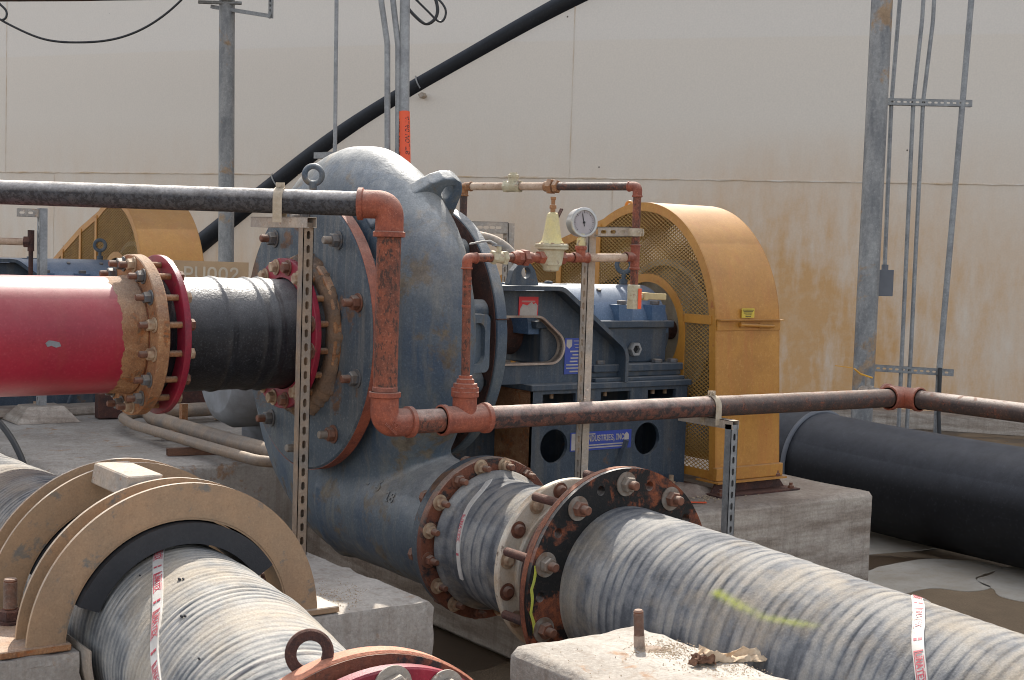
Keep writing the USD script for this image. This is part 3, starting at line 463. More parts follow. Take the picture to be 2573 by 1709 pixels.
def line_tube(name, label, pts, r, mat, cat_, group=None, rad=0.1):
    return single(name, tube(fillet(pts, rad), r, 16), mat, label, cat_, group)
line_tube('conduit', 'thin conduit nearest the thick right post, ending in a small grey box', [[9.16, 7.45, 2.6], [9.045, 7.41, 1.271], [8.987, 7.349, -0.035]], 0.0165, 'galv', 'conduit', rad=0.3)
line_tube('conduit', 'left one of the close pair of conduits right of the thick post, gently bent', [[9.275, 7.32, 2.6], [9.262, 7.32, 1.95], [9.19, 7.309, 1.30], [9.085, 7.213, -0.848], [9.06, 7.19, -EYE]], 0.0165, 'galv', 'conduit', rad=0.9)
line_tube('conduit', 'right one of the close pair of conduits right of the thick post, gently bent', [[9.345, 7.275, 2.6], [9.335, 7.27, 1.95], [9.255, 7.264, 1.30], [9.142, 7.172, -0.846], [9.11, 7.15, -EYE]], 0.0165, 'galv', 'conduit', rad=0.9)
line_tube('conduit', 'rightmost bright conduit at the end of the two slotted racks', [[9.62, 7.1, 2.8], [9.512, 7.077, 1.324], [9.334, 7.034, -0.838], [9.29, 7.0, -EYE]], 0.024, 'galv', 'conduit', rad=0.4)
ud = nrm([9.551-9.017, 7.046-7.431, 0.01]); front = nrm([-0.58, -0.81, 0])
single('rack_rail', strut(np.array([8.93, 7.47, 1.285]), np.array([9.57, 7.035, 1.295]), front, w=0.055), 'galv', 'upper slotted rail holding the four conduits at right', 'slotted rail')
single('rack_rail', strut(np.array([8.82, 7.395, -0.845]), np.array([9.42, 6.965, -0.868]), front, w=0.055), 'galv', 'lower slotted rail holding conduits just above the brown pipe tee', 'slotted rail')
jb = thing('junction_box', 'small dark grey box on the conduit end beside the thick post', 'junction box', (8.98, 7.35, -0.25))
obj('housing', obox([8.978, 7.346, -0.165], ud, np.cross(Zv, ud), Zv, 0.125, 0.08, 0.20, 0.006), 'grey_box', jb); obj('hub', cyl([8.987, 7.346, -0.066], [8.99, 7.349, -0.02], 0.027, 20), 'grey_box', jb)
obj('lid', obox([8.978, 7.346, -0.165]+front*0.042, ud, np.cross(Zv, ud), Zv, 0.135, 0.006, 0.21, 0.002), 'grey_box', jb, smooth=False)
single('cable', tube(fillet([[9.30, 7.0, -0.83], [9.285, 6.99, -0.9], [9.27, 6.97, -1.2], [9.25, 6.9, -EYE+0.01]], 0.1), 0.016, 10), 'cable', 'black cable dropping from the lower slotted rail at right', 'cable')
# middle group, seen above the pump
line_tube('conduit', 'thin lone conduit rising behind the pump casing at its left', [[4.13, 7.66, 1.75], [4.107, 7.586, 0.566], [4.10, 7.55, 0.40]], 0.0125, 'galv', 'conduit')
line_tube('conduit', 'left bent conduit of the three behind the pump casing', [[4.335, 7.49, 1.8], [4.345, 7.485, 1.50], [4.374, 7.446, 1.236], [4.367, 7.40, 0.6], [4.34, 7.32, -0.5]], 0.0185, 'galv', 'conduit', rad=0.3)
line_tube('conduit', 'middle conduit of the three behind the pump casing, hugging the thick one', [[4.39, 7.46, 1.8], [4.40, 7.45, 1.55], [4.424, 7.40, 1.22], [4.42, 7.363, 0.605], [4.39, 7.28, -0.5]], 0.0185, 'galv', 'conduit', rad=0.3)
oc = thing('conduit', 'thick conduit with an orange voltage sleeve behind the pump casing', 'conduit', (4.45, 7.33, -0.55))
obj('pipe', tube([[4.468, 7.42, 1.8], [4.453, 7.356, 0.817], [4.42, 7.22, -0.55]], 0.031, 24), 'galv', oc)
sl = obj('orange_sleeve', cyl([4.4532, 7.3565, 0.822], [4.4395, 7.300, 0.40], 0.0345, 32), 'orange', oc)
def sleeve_text(txt, a0, flip):
    ax0, ax1 = np.array([4.4525, 7.353, 0.79]), np.array([4.4395, 7.300, 0.40]); a = nrm(ax1-ax0)
    e1, e2, _ = frame(a); vd = nrm([-0.52, -0.85, 0]); e1 = nrm(vd-a*(vd@a)); e2 = np.cross(a, e1)
    def fn(s, t, h):
        th = a0+t/0.0345; return ax0+a*s+(0.0347+h)*(math.cos(th)*e1+math.sin(th)*e2)
    return wrap(fn, meshkit.text_mesh(txt, 0.028, 0.0006, True))
obj('lettering', sleeve_text('4160 VOLTS', -0.95, False), 'ink', sl); obj('lettering', sleeve_text('4160 VOLTS', 1.0, False), 'ink', sl)
# small bracket end left of the casing top
single('bracket', cat(strut([4.05, 7.72, 0.545], [4.13, 7.45, 0.545], [0, 0, 1], slots=False), box(4.05, 4.10, 7.55, 7.60, 0.42, 0.53)), 'galv', 'little steel bracket at the foot of the thin lone conduit', 'bracket')
# slanting pipe clipped to the tank
diag = [(2.6, -0.62), (3.54, 0.051), (4.541, 0.763), (5.406, 1.354), (7.062, 2.255), (8.184, 2.82), (8.469, 2.953), (9.4, 3.37), (10.6, 3.86)]
dp = spline([wall(s, z, 0.2-(((TL/2)**2-(s-TL/2)**2)/150.0)) for s, z in diag], 90)
single('slanting_pipe', tube(dp, 0.128, 40), 'hdpe', 'long black pipe slanting up across the tank face', 'pipe')
for s, z, lab in ((6.47, 1.95, 'pipe clip high on the slanting black pipe, right of the orange sleeve'), (4.56, 0.80, 'pipe clip low on the slanting black pipe, left of the pump eye bolt')):
    i = np.argmin([abs((p[:2]-TA)@TD-s) for p in dp]); c = dp[i]; tg = nrm(dp[i+1]-dp[i-1]); n3 = np.array([TN[0], TN[1], 0]); dn = nrm(np.cross(tg, n3)); dn = dn if dn[2] < 0 else -dn
    t = thing('pipe_clip', lab, 'pipe clip', c+dn*0.17, 'clips holding the slanting pipe')
    obj('arm', obox(c+dn*0.165+n3*0.0, n3, tg, dn, 0.42, 0.055, 0.05), 'galv_dusty', t, smooth=False)
    th = np.linspace(-0.15*PI, 1.15*PI, 24); obj('u_bolt', tube([c+0.137*(math.cos(q)*n3-math.sin(q)*dn) for q in th], 0.009, 8), 'galv', t)
# overhead beam and cables at the top edge
single('overhead_beam', tube([[3.6, 16.05, 2.50], [5.0, 15.0, 2.56], [6.35, 13.99, 2.635]], 0.05, 24), 'pipe_brown', 'dark overhead pipe along the top left edge', 'pipe')
hang = spline([[4.20, 15.2, 2.46], [4.235, 15.18, 2.39], [4.278, 15.146, 2.33], [4.276, 15.143, 2.27], [4.232, 15.173, 2.238]], 24)
hang2 = spline([[4.15, 15.23, 2.30], [4.232, 15.173, 2.238], [4.37, 15.065, 2.153], [4.59, 14.898, 2.053], [4.884, 14.683, 2.029], [5.18, 14.473, 2.072], [5.439, 14.296, 2.195], [5.625, 14.173, 2.348], [5.767, 14.083, 2.507], [5.86, 14.02, 2.64]], 60)
single('cable', cat(tube(hang, 0.012, 10), tube(hang2, 0.012, 10)), 'cable', 'black cable sagging in a long curve at top left', 'cable')
c1 = spline([[4.715, 7.835, 1.60], [4.745, 7.82, 1.537], [4.786, 7.786, 1.482], [4.842, 7.743, 1.443], [4.888, 7.713, 1.486], [4.896, 7.71, 1.55], [4.88, 7.724, 1.62], [4.86, 7.74, 1.72]], 50)
c2 = spline([[4.75, 7.82, 1.64], [4.787, 7.794, 1.594], [4.865, 7.73, 1.50], [4.917, 7.69, 1.46], [4.941, 7.677, 1.516], [4.925, 7.69, 1.57], [4.895, 7.72, 1.61], [4.84, 7.76, 1.63]], 50)
single('cable', cat(tube(c1, 0.011, 10), tube(c2, 0.0075, 10), tube(spline([[4.72, 7.84, 1.66], [4.80, 7.79, 1.612], [4.87, 7.74, 1.618], [4.92, 7.70, 1.66]], 20), 0.012, 10)), 'cable', 'looped black cable beside the top of the thick conduit', 'cable')

# overhead cable trays carried by the left post, passing above the picture
ct_ = thing('cable_tray', 'wide overhead cable trays passing above the yard from the left steel post', 'cable tray', (4.0, 10.7, 2.7))
for y_ in (9.75, 10.42, 11.1):
    obj('tray', cat(box(-3.0, 6.2, y_, y_+0.6, 2.70, 2.706), box(-3.0, 6.2, y_, y_+0.004, 2.7062, 2.80), box(-3.0, 6.2, y_+0.596, y_+0.6, 2.7062, 2.80)), 'galv', ct_, smooth=False)
obj('cross_beam', box(5.95, 6.05, 9.6, 11.9, 2.60, 2.698), 'post', ct_, smooth=False); obj('link_beam', tube([[6.0, 11.85, 2.655], [6.31, 14.15, 2.655]], 0.04, 12), 'post', ct_)
obj('cross_beam', box(-2.05, -1.95, 9.6, 11.9, 2.60, 2.698), 'post', ct_, smooth=False); obj('leg', cyl([-2.0, 10.7, -EYE+0.002], [-2.0, 10.7, 2.599], 0.08, 24), 'post', ct_)
# ================================================================== the slurry pump
AY, AZ = 5.33, -0.38
XM = 3.09
def pt(x, r, deg): return np.array([x, AY-r*math.cos(math.radians(deg)), AZ+r*math.sin(math.radians(deg))])   # deg 0 faces the camera side (-y), 90 is up
def r_out(b):     # outer radius of the volute; b in degrees, -90 (bottom, start) .. 270 (bottom, exit)
    return np.interp(b, [-90, -45, 0, 45, 90, 135, 180, 225, 270], [0.755, 0.775, 0.79, 0.80, 0.822, 0.865, 0.915, 0.955, 0.99])
def smin(a, b, k):
    h = max(k-abs(a-b), 0.0)/k; return min(a, b)-h*h*k*0.25
RB = np.interp(np.arange(-90, 271, 1.0), [-90, -45, 0, 45, 90, 135, 180, 225, 270], [0.755, 0.775, 0.785, 0.795, 0.81, 0.85, 0.91, 0.955, 0.99])
def casing_field(x, y, z):
    dy, dz = AY-y, z-AZ; r = math.hypot(dy, dz); b = math.degrees(math.atan2(dz, dy))
    if b < -90: b += 360
    ro = RB[int(b+90)]+(RB[min(int(b+91), 360)]-RB[int(b+90)])*(b-math.floor(b)); A_, B_ = 0.178, 0.262; rc = ro-B_; dx = x-3.035
    # oval section, standing taller than it is wide
    qx, qr = dx/A_, (r-rc)/B_; k0 = math.hypot(qx, qr); k1 = math.hypot(qx/A_, qr/B_); d = (k0*(k0-1.0)/k1) if k1 > 1e-6 else -A_
    q = abs(dx)-0.165; web = max(q, r-rc); d = smin(d, web, 0.05)
    # discharge
    dd = max(math.hypot(x-3.10, z+1.12)-0.262, y-AY, 4.45-y); d = smin(d, dd, 0.06)
    return -d
mfc = manifold3d.Manifold.level_set(casing_field, [2.75, 4.40, -1.45, 3.43, 6.35, 0.55], 0.027)
mm = mfc.to_mesh(); cv = np.array(mm.vert_properties[:, :3], float); cf = np.array(mm.tri_verts)
ct = trimesh.Trimesh(cv, cf, process=False); ct = trimesh.smoothing.filter_taubin(ct, iterations=12); k = meshkit.fbm(np.asarray(ct.vertices)*5, 4, 3)-0.5
ct = trimesh.Trimesh(np.asarray(ct.vertices)+ct.vertex_normals*(k*0.014)[:, None], cf, process=False)

def make_pump(name, label, group, offset=(0, 0, 0)):
    pass
pump = thing('slurry_pump', 'big faded blue slurry pump with a round volute casing on the near plinth', 'pump', (XM, AY, -EYE))
body = obj('casing', ct, 'casing', pump, smooth=True)
# suction cover plate with bolts
sc = obj('suction_cover', lathe([(0, 0.2), (0, 0.572), (0.008, 0.58), (0.056, 0.58), (0.062, 0.572), (0.062, 0.2)], [2.755, AY, AZ], X, 96, closed=True), 'plate', pump)
obj('rusty_rim', lathe([(0.007, 0.5805), (0.007, 0.5825), (0.055, 0.5825), (0.055, 0.5805)], [2.755, AY, AZ], X, 96, closed=True), 'oxide', sc, label='rust red painted edge of the cover')
obj('hub_boss', lathe([(0, 0.245), (0, 0.325), (0.006, 0.332), (0.03, 0.335), (0.03, 0.245)], [2.726, AY, AZ], X, 72, closed=True), 'rust_tan', sc)
tm = np.linspace(0, 2*PI, 241)[:-1]; km = meshkit.fbm(np.stack([np.cos(tm)*3, np.sin(tm)*3, 0*tm], -1), 4, 11)
km2 = meshkit.fbm(np.stack([np.cos(tm)*9, np.sin(tm)*9, 0*tm], -1), 4, 17)
mud = np.array([[pt(2.727-0.012*s_*(0.4+km[i]), 0.25+u_*(0.060+0.055*km2[i]+0.03*km[i]*max(0, -math.sin(t))), math.degrees(t)) for u_, s_ in ((0, 0.3), (0.35, 1), (0.75, 1.1), (1.0, -1.6), (1.0, -2.6), (0, -1))] for i, t in enumerate(tm)])
obj('mud_crust', grid(mud, True, True), 'mud', sc, smooth=50)
for dg in np.arange(18, 378, 36):
    fastener(sc, pt(2.753, 0.492, dg), -X, 0.03, 0.03, stud=0.035, mat='bolt_dark' if (dg//36) % 4 else 'rust_bolt', smat='bolt' if (dg//36) % 3 else 'rust_bolt')
for dg in np.arange(0, 360, 36):      # posts between the cover and the casing
    obj('spacer', cyl(pt(2.818, 0.50, dg), pt(3.0, 0.50, dg), 0.04, 24, 0.006), 'blue', sc)
    obj('spacer', cyl(pt(3.08, 0.485, dg+14), pt(3.361, 0.485, dg+14), 0.052, 28, 0.012), 'casing', pump)
# hub ring plate on the drive side
hr = obj('hub_ring', ring([3.362, AY, AZ], X, 0.30, 0.575, 0.054, 96, 0.004), 'casing', pump)
obj('ring_face', lathe([(0, 0.33), (0, 0.566), (0.004, 0.566), (0.004, 0.33)], [3.357, AY, AZ], X, 96, closed=True), 'rust_dark', hr, label='dark rusty inner face')
for dg in np.arange(10, 370, 30): obj('bolt_hole', cyl(pt(3.3535, 0.535, dg), pt(3.3575, 0.535, dg), 0.014, 16), 'black_hole', hr)
obj('joint', box(3.36, 3.418, AY-0.577, AY-0.56, -0.292, -0.288), 'rust_dark', hr, smooth=False)
# wide cast pad with an oval recess, low on the drive side
pc = pt(3.30, 0.64, 5)
pad = sbox(-0.080, -0.12, 0.080, 0.12).buffer(-0.03).buffer(0.03, quad_segs=6); rec = sbox(-0.048, -0.085, 0.048, 0.085).buffer(-0.04).buffer(0.04, quad_segs=8)
o = np.array([3.205, 4.705, -0.385])
pn = nrm([0.28, -0.95, 0.0]); pu = nrm(np.cross(Zv, pn)); pu = pu
pdm = obj('cast_pad', prism(pad.difference(rec), o-pn*0.16, pu, Zv, 0.185), 'casing', pump, smooth=30)
obj('recess_floor', prism(rec.buffer(0.004), o-pn*0.10, pu, Zv, 0.105), 'casing', pdm, smooth=30)
# lifting lug: a rounded ear standing across the crown
LB = math.radians(52); er = np.array([0, -math.cos(LB), math.sin(LB)]); et = np.array([0, math.sin(LB), math.cos(LB)])
lug = Polygon([(2.84, 0.60), (2.90, 0.70), (2.97, 0.775), (3.04, 0.835), (3.09, 0.862), (3.14, 0.866), (3.185, 0.845), (3.205, 0.80), (3.21, 0.70), (3.19, 0.58), (3.10, 0.5), (2.95, 0.5)]).buffer(0.03, quad_segs=8).buffer(-0.045).buffer(0.015, quad_segs=8)
hole = Polygon([(3.135+0.024*math.cos(q), 0.795+0.036*math.sin(q)) for q in np.linspace(0, 2*PI, 28)[:-1]])
c0_ = np.array([0, AY, AZ]); lmf = solid_prism(lug.difference(hole), c0_-np.cross(X, er)*0.032, X, er, 0.064)
lmm = lmf.refine_to_length(0.012).to_mesh(); lt_ = trimesh.Trimesh(np.array(lmm.vert_properties[:, :3], float), np.array(lmm.tri_verts), process=False); lt_.merge_vertices(); lt_ = trimesh.smoothing.filter_taubin(lt_, lamb=0.5, nu=0.3, iterations=10)
obj('lifting_lug', lt_, 'casing', pump, smooth=True)
# eye bolt on the cover
e = obj('eye_bolt', cat(trimesh.Trimesh(*[a for a in (lambda q: (np.asarray(q.vertices), q.faces))(tube(np.array([[2.785+0.037*math.cos(t)*0.80, 5.33-0.037*math.cos(t)*0.60, 0.293+0.037*math.sin(t)] for t in np.linspace(0, 2*PI, 37)[:-1]]), 0.0125, 14, False, True))], process=False), cyl([2.785, 5.33, 0.19], [2.785, 5.33, 0.262], 0.016, 20), cyl([2.785, 5.33, 0.19], [2.785, 5.33, 0.222], 0.026, 20, 0.004)), 'casing', pump)
# discharge flange of the casing
XD, ZD = 3.10, -1.12
obj('discharge_flange', ring([XD, 4.47, ZD], -Y, 0.20, 0.312, 0.045, 80), 'plate', pump)
for k in range(8):
    a = math.radians(22.5*k*2+11); obj('lump', lathe([(0, 0.03), (0.03, 0.028), (0.04, 0.015)], [XD+0.286*math.cos(a), 4.47, ZD+0.286*math.sin(a)], Y, 8), 'rust_bolt', pump)
def on_neck(y0, deg):
    return lambda s, t, h: np.array([XD+(0.263+h)*math.cos(math.radians(deg)-t/0.263), y0-s, ZD+(0.263+h)*math.sin(math.radians(deg)-t/0.263)])
obj('cast_mark', wrap(on_neck(4.98, 140), trimesh.creation.box(extents=[0.07, 0.085, 0.012]).subdivide()), 'casing', pump, smooth=30)
obj('cast_mark', wrap(on_neck(4.90, 152), meshkit.text_mesh('3', 0.05, 0.004, True)), 'casing', pump, smooth=30); obj('cast_mark', wrap(on_neck(4.80, 158), meshkit.text_mesh('18', 0.04, 0.004, True)), 'casing', pump, smooth=30)
# adapter frame: a C shaped web with a rim and an oval window
outer = Polygon([(3.40, -0.172), (3.86, -0.172), (3.93, -0.195), (4.255, -0.43), (4.275, -0.47), (4.275, -0.60), (3.40, -0.60), (3.40, -0.86), (3.36, -0.86), (3.36, -0.172)])
win = Polygon([(3.30, -0.30), (3.80, -0.30), (3.93, -0.40), (3.945, -0.46), (3.90, -0.505), (3.30, -0.505)]).buffer(-0.07).buffer(0.07, quad_segs=10).union(sbox(3.37, -0.505, 3.6, -0.30))
web = Polygon([(3.417, -0.18), (3.86, -0.18), (3.93, -0.20), (4.25, -0.435), (4.26, -0.60), (3.417, -0.60)])
fr = thing('bearing_frame', 'dark blue bearing pedestal with an oval window between pump and yellow guard', 'bearing frame', (4.1, 5.2, -1.14))
ad = obj('adapter_web', prism(web.difference(win.intersection(sbox(3.45, -2, 9, 2))), [0, 5.06, 0], X, Zv, 0.018), 'blue', fr, smooth=30)
def rim_strip(line, y0, y1, t):
    l = shapely.LineString(line).buffer(0.03).buffer(-0.03); p = shapely.LineString(line).buffer(t/2, cap_style='flat', join_style='round', quad_segs=6); return prism(p, [0, y1, 0], X, Zv, y1-y0)
topline = fillet([[3.417, -0.165, 0], [3.87, -0.165, 0], [4.262, -0.445, 0], [4.262, -0.60, 0]], 0.09, 8)[:, :2]
obj('rim', rim_strip(topline, 4.965, 5.115, 0.020), 'blue', ad, smooth=30)
wl = win.intersection(sbox(3.425, -2, 9, 2)).exterior; 
obj('window_lip', prism(Polygon(wl).buffer(0.010).difference(Polygon(wl)), [0, 5.08, 0], X, Zv, 0.05), 'grout', ad, label='dusty lip of the oval window', smooth=30)
for x0, x1 in ((3.417, 3.80),): obj('lower_gusset', prism(Polygon([(x0, -0.60), (x1, -0.60), (x1, -1.05), (x0+0.16, -1.05), (x0+0.02, -0.86)]), [0, 5.30, 0], X, Zv, 0.02), 'blue', fr, smooth=False)
obj('gusset_shelf', box(3.42, 3.74, 5.0, 5.5, -0.765, -0.745), 'grout', fr, smooth=False)
# bearing cartridge
def halfround(x0, x1, r, z0, n=36):
    th = np.linspace(0, PI, n); prof = [(AY-r*math.cos(t), AZ+r*math.sin(t)) for t in th]
    P = Polygon([(p[0], p[1]) for p in prof]+[(AY+r, z0), (AY-r, z0)]); return prism(P, [x0, 0, 0], Y, Zv, x1-x0)
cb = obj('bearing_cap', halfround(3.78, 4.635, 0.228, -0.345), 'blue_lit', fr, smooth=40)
obj('split_flange', box(3.80, 4.645, AY-0.262, AY+0.262, -0.352, -0.318, 0.004), 'blue', fr, smooth=30)
obj('lower_housing', box(3.84, 4.61, AY-0.247, AY+0.247, -0.52, -0.354, 0.006), 'blue', fr, smooth=30)
for x in (4.10, 4.335, 4.545):
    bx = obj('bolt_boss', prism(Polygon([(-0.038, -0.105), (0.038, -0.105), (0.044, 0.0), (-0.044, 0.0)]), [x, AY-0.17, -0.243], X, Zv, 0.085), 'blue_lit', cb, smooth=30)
    obj('bolt', hexprism([x, AY-0.223, -0.2425], Zv, 0.024, 0.020), 'bolt_dark', bx, smooth=25)
for z0, z1, dy in ((-0.555, -0.521, 0.32), (-0.580, -0.557, 0.305), (-0.6, -0.582, 0.335)): obj('foot_pad', box(4.10, 4.66, AY-dy, AY+dy, z0, z1, 0.003), 'blue', fr, smooth=30)
for x in (4.16, 4.52, 4.62): obj('bolt', hexprism([x, AY-0.285, -0.5205], Zv, 0.026, 0.018), 'bolt_dark', fr, smooth=25)
sg = obj('sight_glass', lathe([(0, 0.033), (0.018, 0.037), (0.03, 0.034), (0.03, 0.021), (0.012, 0.021)], [4.395, AY-0.246, -0.455], -Y, 6, closed=True), 'galv', fr, smooth=25)
obj('glass_face', cyl([4.395, AY-0.252, -0.455], [4.395, AY-0.26, -0.455], 0.021, 20), 'black_hole', sg)
obj('end_cap', lathe([(0, 0.20), (0.03, 0.20), (0.035, 0.195), (0.035, 0.09), (0.07, 0.085), (0.12, 0.05)], [4.636, AY, AZ], X, 48), 'blue', fr)
obj('shaft', cyl([4.64, AY, AZ], [4.95, AY, AZ], 0.05, 24), 'rust_dark', fr)
def eye(c, r, t, nvec, parent, mat='plate'):
    e1 = nrm(np.cross(Zv, nvec)); pts = [np.asarray(c)+r*(math.cos(q)*e1+math.sin(q)*Zv) for q in np.linspace(0, 2*PI, 33)[:-1]]
    return obj('eye_bolt', cat(tube(pts, t, 12, False, True), cyl(np.asarray(c)-Zv*(r+0.06), np.asarray(c)-Zv*(r-0.002), t*0.9, 14), cyl(np.asarray(c)-Zv*(r+0.06), np.asarray(c)-Zv*(r+0.035), t*1.7, 14)), mat, parent)
eye([4.53, 5.33, -0.055], 0.036, 0.012, nrm([-0.5, -0.85, 0]), fr); eye([3.66, 5.45, -0.05], 0.036, 0.012, nrm([-0.5, -0.85, 0]), fr)
lugp = Polygon([(-0.085, -0.045), (0.088, -0.045), (0.062, 0.03), (0.035, 0.062), (0.0, 0.072), (-0.03, 0.06), (-0.06, 0.028)]).buffer(-0.012).buffer(0.012, quad_segs=6).difference(Point(0.012, 0.02).buffer(0.026))
obj('lifting_lug', prism(lugp, [3.71, 5.09, -0.118], X, Zv, 0.035), 'blue', fr, smooth=30)
obj('grease_cap', cat(hexprism([4.06, 5.33, -0.157], Zv, 0.02, 0.016), box(4.0, 4.14, 5.29, 5.37, -0.158, -0.152)), 'blue', fr, smooth=25)
for x in (4.28, 4.50): obj('plug', hexprism([x, 5.22, -0.185], nrm([0, -0.4, 0.9]), 0.013, 0.014), 'bolt_dark', fr, smooth=25)
# inside pieces seen through the window
obj('gland', cat(lathe([(0, 0.13), (0.02, 0.15), (0.30, 0.15), (0.32, 0.11), (0.42, 0.11)], [3.42, AY, AZ], X, 40), box(3.5, 3.56, 5.12, 5.2, -0.60, -0.36), box(3.60, 3.66, 5.12, 5.2, -0.60, -0.36)), 'rust_dark', fr)
obj('gland_hose', tube(spline([[3.43, 5.10, -0.375], [3.52, 5.11, -0.34], [3.60, 5.14, -0.315], [3.66, 5.2, -0.30]], 16), 0.02, 12), 'rust_tan', fr)
# base
obj('base_top', box(3.715, 4.69, 4.975, 5.70, -0.628, -0.6005, 0.003), 'blue', fr, smooth=30)
face = sbox(3.735, -1.11, 4.675, -0.628)
op = shapely.union_all([sbox(3.79, -0.715, 3.98, -0.645), sbox(4.13, -0.715, 4.31, -0.645), sbox(4.42, -0.715, 4.60, -0.645), Point(3.863, -0.885).buffer(0.078), Point(4.425, -0.879).buffer(0.078)])
ft = obj('front_plate', prism(face.difference(op), [0, 5.01, 0], X, Zv, 0.02), 'blue', fr, smooth=30)
obj('inner_plate', box(3.75, 4.66, 5.28, 5.30, -1.10, -0.632), 'blue', fr, smooth=False)
for x in (3.735, 4.655): obj('end_plate', box(x, x+0.02, 4.992, 5.68, -1.11, -0.629), 'rust_tan' if x < 4 else 'blue', fr, smooth=False)
obj('stiffener', obox([4.245, 4.975, -0.98], nrm([0.35, 0, 1]), Y, X, 0.22, 0.03, 0.012), 'blue', fr, smooth=False)
for x in (3.9, 4.22, 4.52, 4.6): obj('bolt', cat(hexprism([x, 5.07, -0.63], -Zv, 0.018, 0.016), cyl([x, 5.07, -0.64], [x, 5.07, -0.675], 0.010, 10)), 'bolt_tan', fr, smooth=25)
obj('foot', box(3.70, 4.72, 4.93, 5.74, -1.128, -1.111, 0.003), 'rust_dark', fr, smooth=30)
for x in (3.99, 4.40, 4.56): obj('bolt', cat(hexprism([x, 4.955, -1.11], Zv, 0.022, 0.02), cyl([x, 4.955, -1.1], [x, 4.955, -1.06], 0.012, 12)), 'bolt_tan', fr, smooth=25)
# nameplates
def plate(parent, name, x0, x1, z0, z1, y, mat, label=None): return obj(name, box(x0, x1, y-0.0025, y, z0, z1), mat, parent, label=label, smooth=False)
np1 = plate(fr, 'nameplate', 3.955, 4.322, -0.915, -0.828, 4.9885, 'plate_blue', 'blue maker plate with pale lettering')
for t_, h_, x_, z_ in (('INDUSTRIES, INC.', 0.027, 4.045, -0.873),): obj('lettering', flat_text(t_, h_, 0.0012, [x_, 4.9858, z_], X, Zv, squeeze=0.72), 'plate_pale', np1)
for z_, x1_ in ((-0.894, 4.30), (-0.906, 4.27), (-0.842, 4.10)): obj('print_line', box(4.04, x1_, 4.9848, 4.9859, z_, z_+0.006), 'plate_pale', np1, smooth=False)
obj('end_print', box(3.96, 4.0, 4.9848, 4.9859, -0.91, -0.833), 'plate_pale', np1, smooth=False)
obj('emblem', prism(Polygon([(0, 0), (0.028, 0), (0.028, 0.024), (0.014, 0.036), (0, 0.024)]), [4.278, 4.9859, -0.875], X, Zv, 0.001), 'plate_pale', np1, smooth=False)
rp = plate(fr, 'sign', 3.675, 3.783, -0.296, -0.206, 5.0405, 'plate_red', 'worn red plate with its print scraped off')
obj('worn_patch', prism(Polygon([(0.004, 0.004), (0.10, 0.004), (0.103, 0.05), (0.092, 0.062), (0.08, 0.055), (0.07, 0.066), (0.045, 0.05), (0.02, 0.056), (0.006, 0.035)]), [3.676, 5.0379, -0.295], X, Zv, 0.0008), 'plate_pale', rp, smooth=False)
for z_ in (-0.222, -0.226): obj('print_line', box(3.69, 3.765, 5.0371, 5.0379, z_-0.004, z_-0.002), 'plate_pale', rp, smooth=False)
dp_ = plate(fr, 'data_plate', 3.945, 4.10, -0.562, -0.395, 5.0405, 'plate_blue', 'blue data plate with rows of stamped boxes')
obj('emblem', prism(Polygon([(0, 0.0), (0.016, -0.012), (0.032, 0), (0.032, 0.03), (0, 0.03)]), [3.953, 5.0378, -0.432], X, Zv, 0.001), 'plate_pale', dp_, smooth=False)
for k, (a_, b_) in enumerate(((3.995, 4.085), (4.0, 4.08), (4.005, 4.075), (3.975, 4.09), (3.99, 4.03), (3.98, 4.09), (3.975, 4.02), (3.955, 4.09), (3.955, 4.09), (3.975, 4.09))):
    z_ = -0.407-k*0.0155; obj('print_line', box(a_, b_, 5.0368, 5.0379, z_-0.0065 if k > 2 else z_-0.003, z_), 'plate_pale', dp_, smooth=False)

# ------------------------------------------------------------------ yellow belt guard
GX0, GX1 = 4.70, 5.13
outl = [(4.79, -1.075), (4.815, -0.62), (4.832, -0.30), (4.85, -0.20), (4.88, -0.115), (4.965, 0.035), (5.10, 0.185), (5.20, 0.235), (5.315, 0.266), (5.43, 0.258), (5.55, 0.235), (5.70, 0.188), (6.09, 0.066), (6.53, -0.107), (7.25, -0.40), (7.55, -0.56), (7.68, -0.74), (7.70, -1.075)]
from scipy.interpolate import splprep, splev
def guard_outline():
    a = np.array(outl); head = np.array([a[0], a[1], a[2]]); tck, _ = splprep(a[2:12].T, s=0.0004, k=3); mid = np.array(splev(np.linspace(0, 1, 40), tck)).T; return np.vstack([head[:2], mid, a[12:]])
GO = guard_outline(); GP = Polygon(GO)
gd = thing('belt_guard', 'tall ochre yellow arched belt guard with mesh side beside the near pump', 'belt guard', (4.9, 4.81, -1.14))
sh_in = GP.buffer(-0.004, join_style='mitre')
def skin(z0, z1, t=0.004):
    band = GP.difference(GP.buffer(-t, join_style='mitre')).intersection(sbox(4.5, z0, 9, z1)); band = band.difference(sbox(4.9, -1.2, 7.6, -1.06)); return prism(band, [GX0, 0, 0], Y, Zv, GX1-GX0)
obj('upper_sheet', skin(-0.326, 0.4), 'yellow', gd, smooth=25)
low = skin(-1.08, -0.329)
for part_ in low.split(only_watertight=False): obj('lower_sheet' if part_.bounds[0][1] < 5.5 else 'rear_sheet', part_, 'yellow', gd, smooth=25)
obj('joint_strip', cat(box(GX0, GX1, 4.825, 4.8295, -0.352, -0.300), box(GX0, GX1, 4.80, 4.832, -0.303, -0.2985)), 'yellow', gd, smooth=False)
hd = obj('handle_rod', cat(tube([[4.84, 4.812, -0.323], [5.07, 4.812, -0.333]], 0.0085, 12), box(4.845, 4.87, 4.812, 4.832, -0.336, -0.312), box(4.975, 5.0, 4.812, 4.832, -0.34, -0.318)), 'yellow', gd)
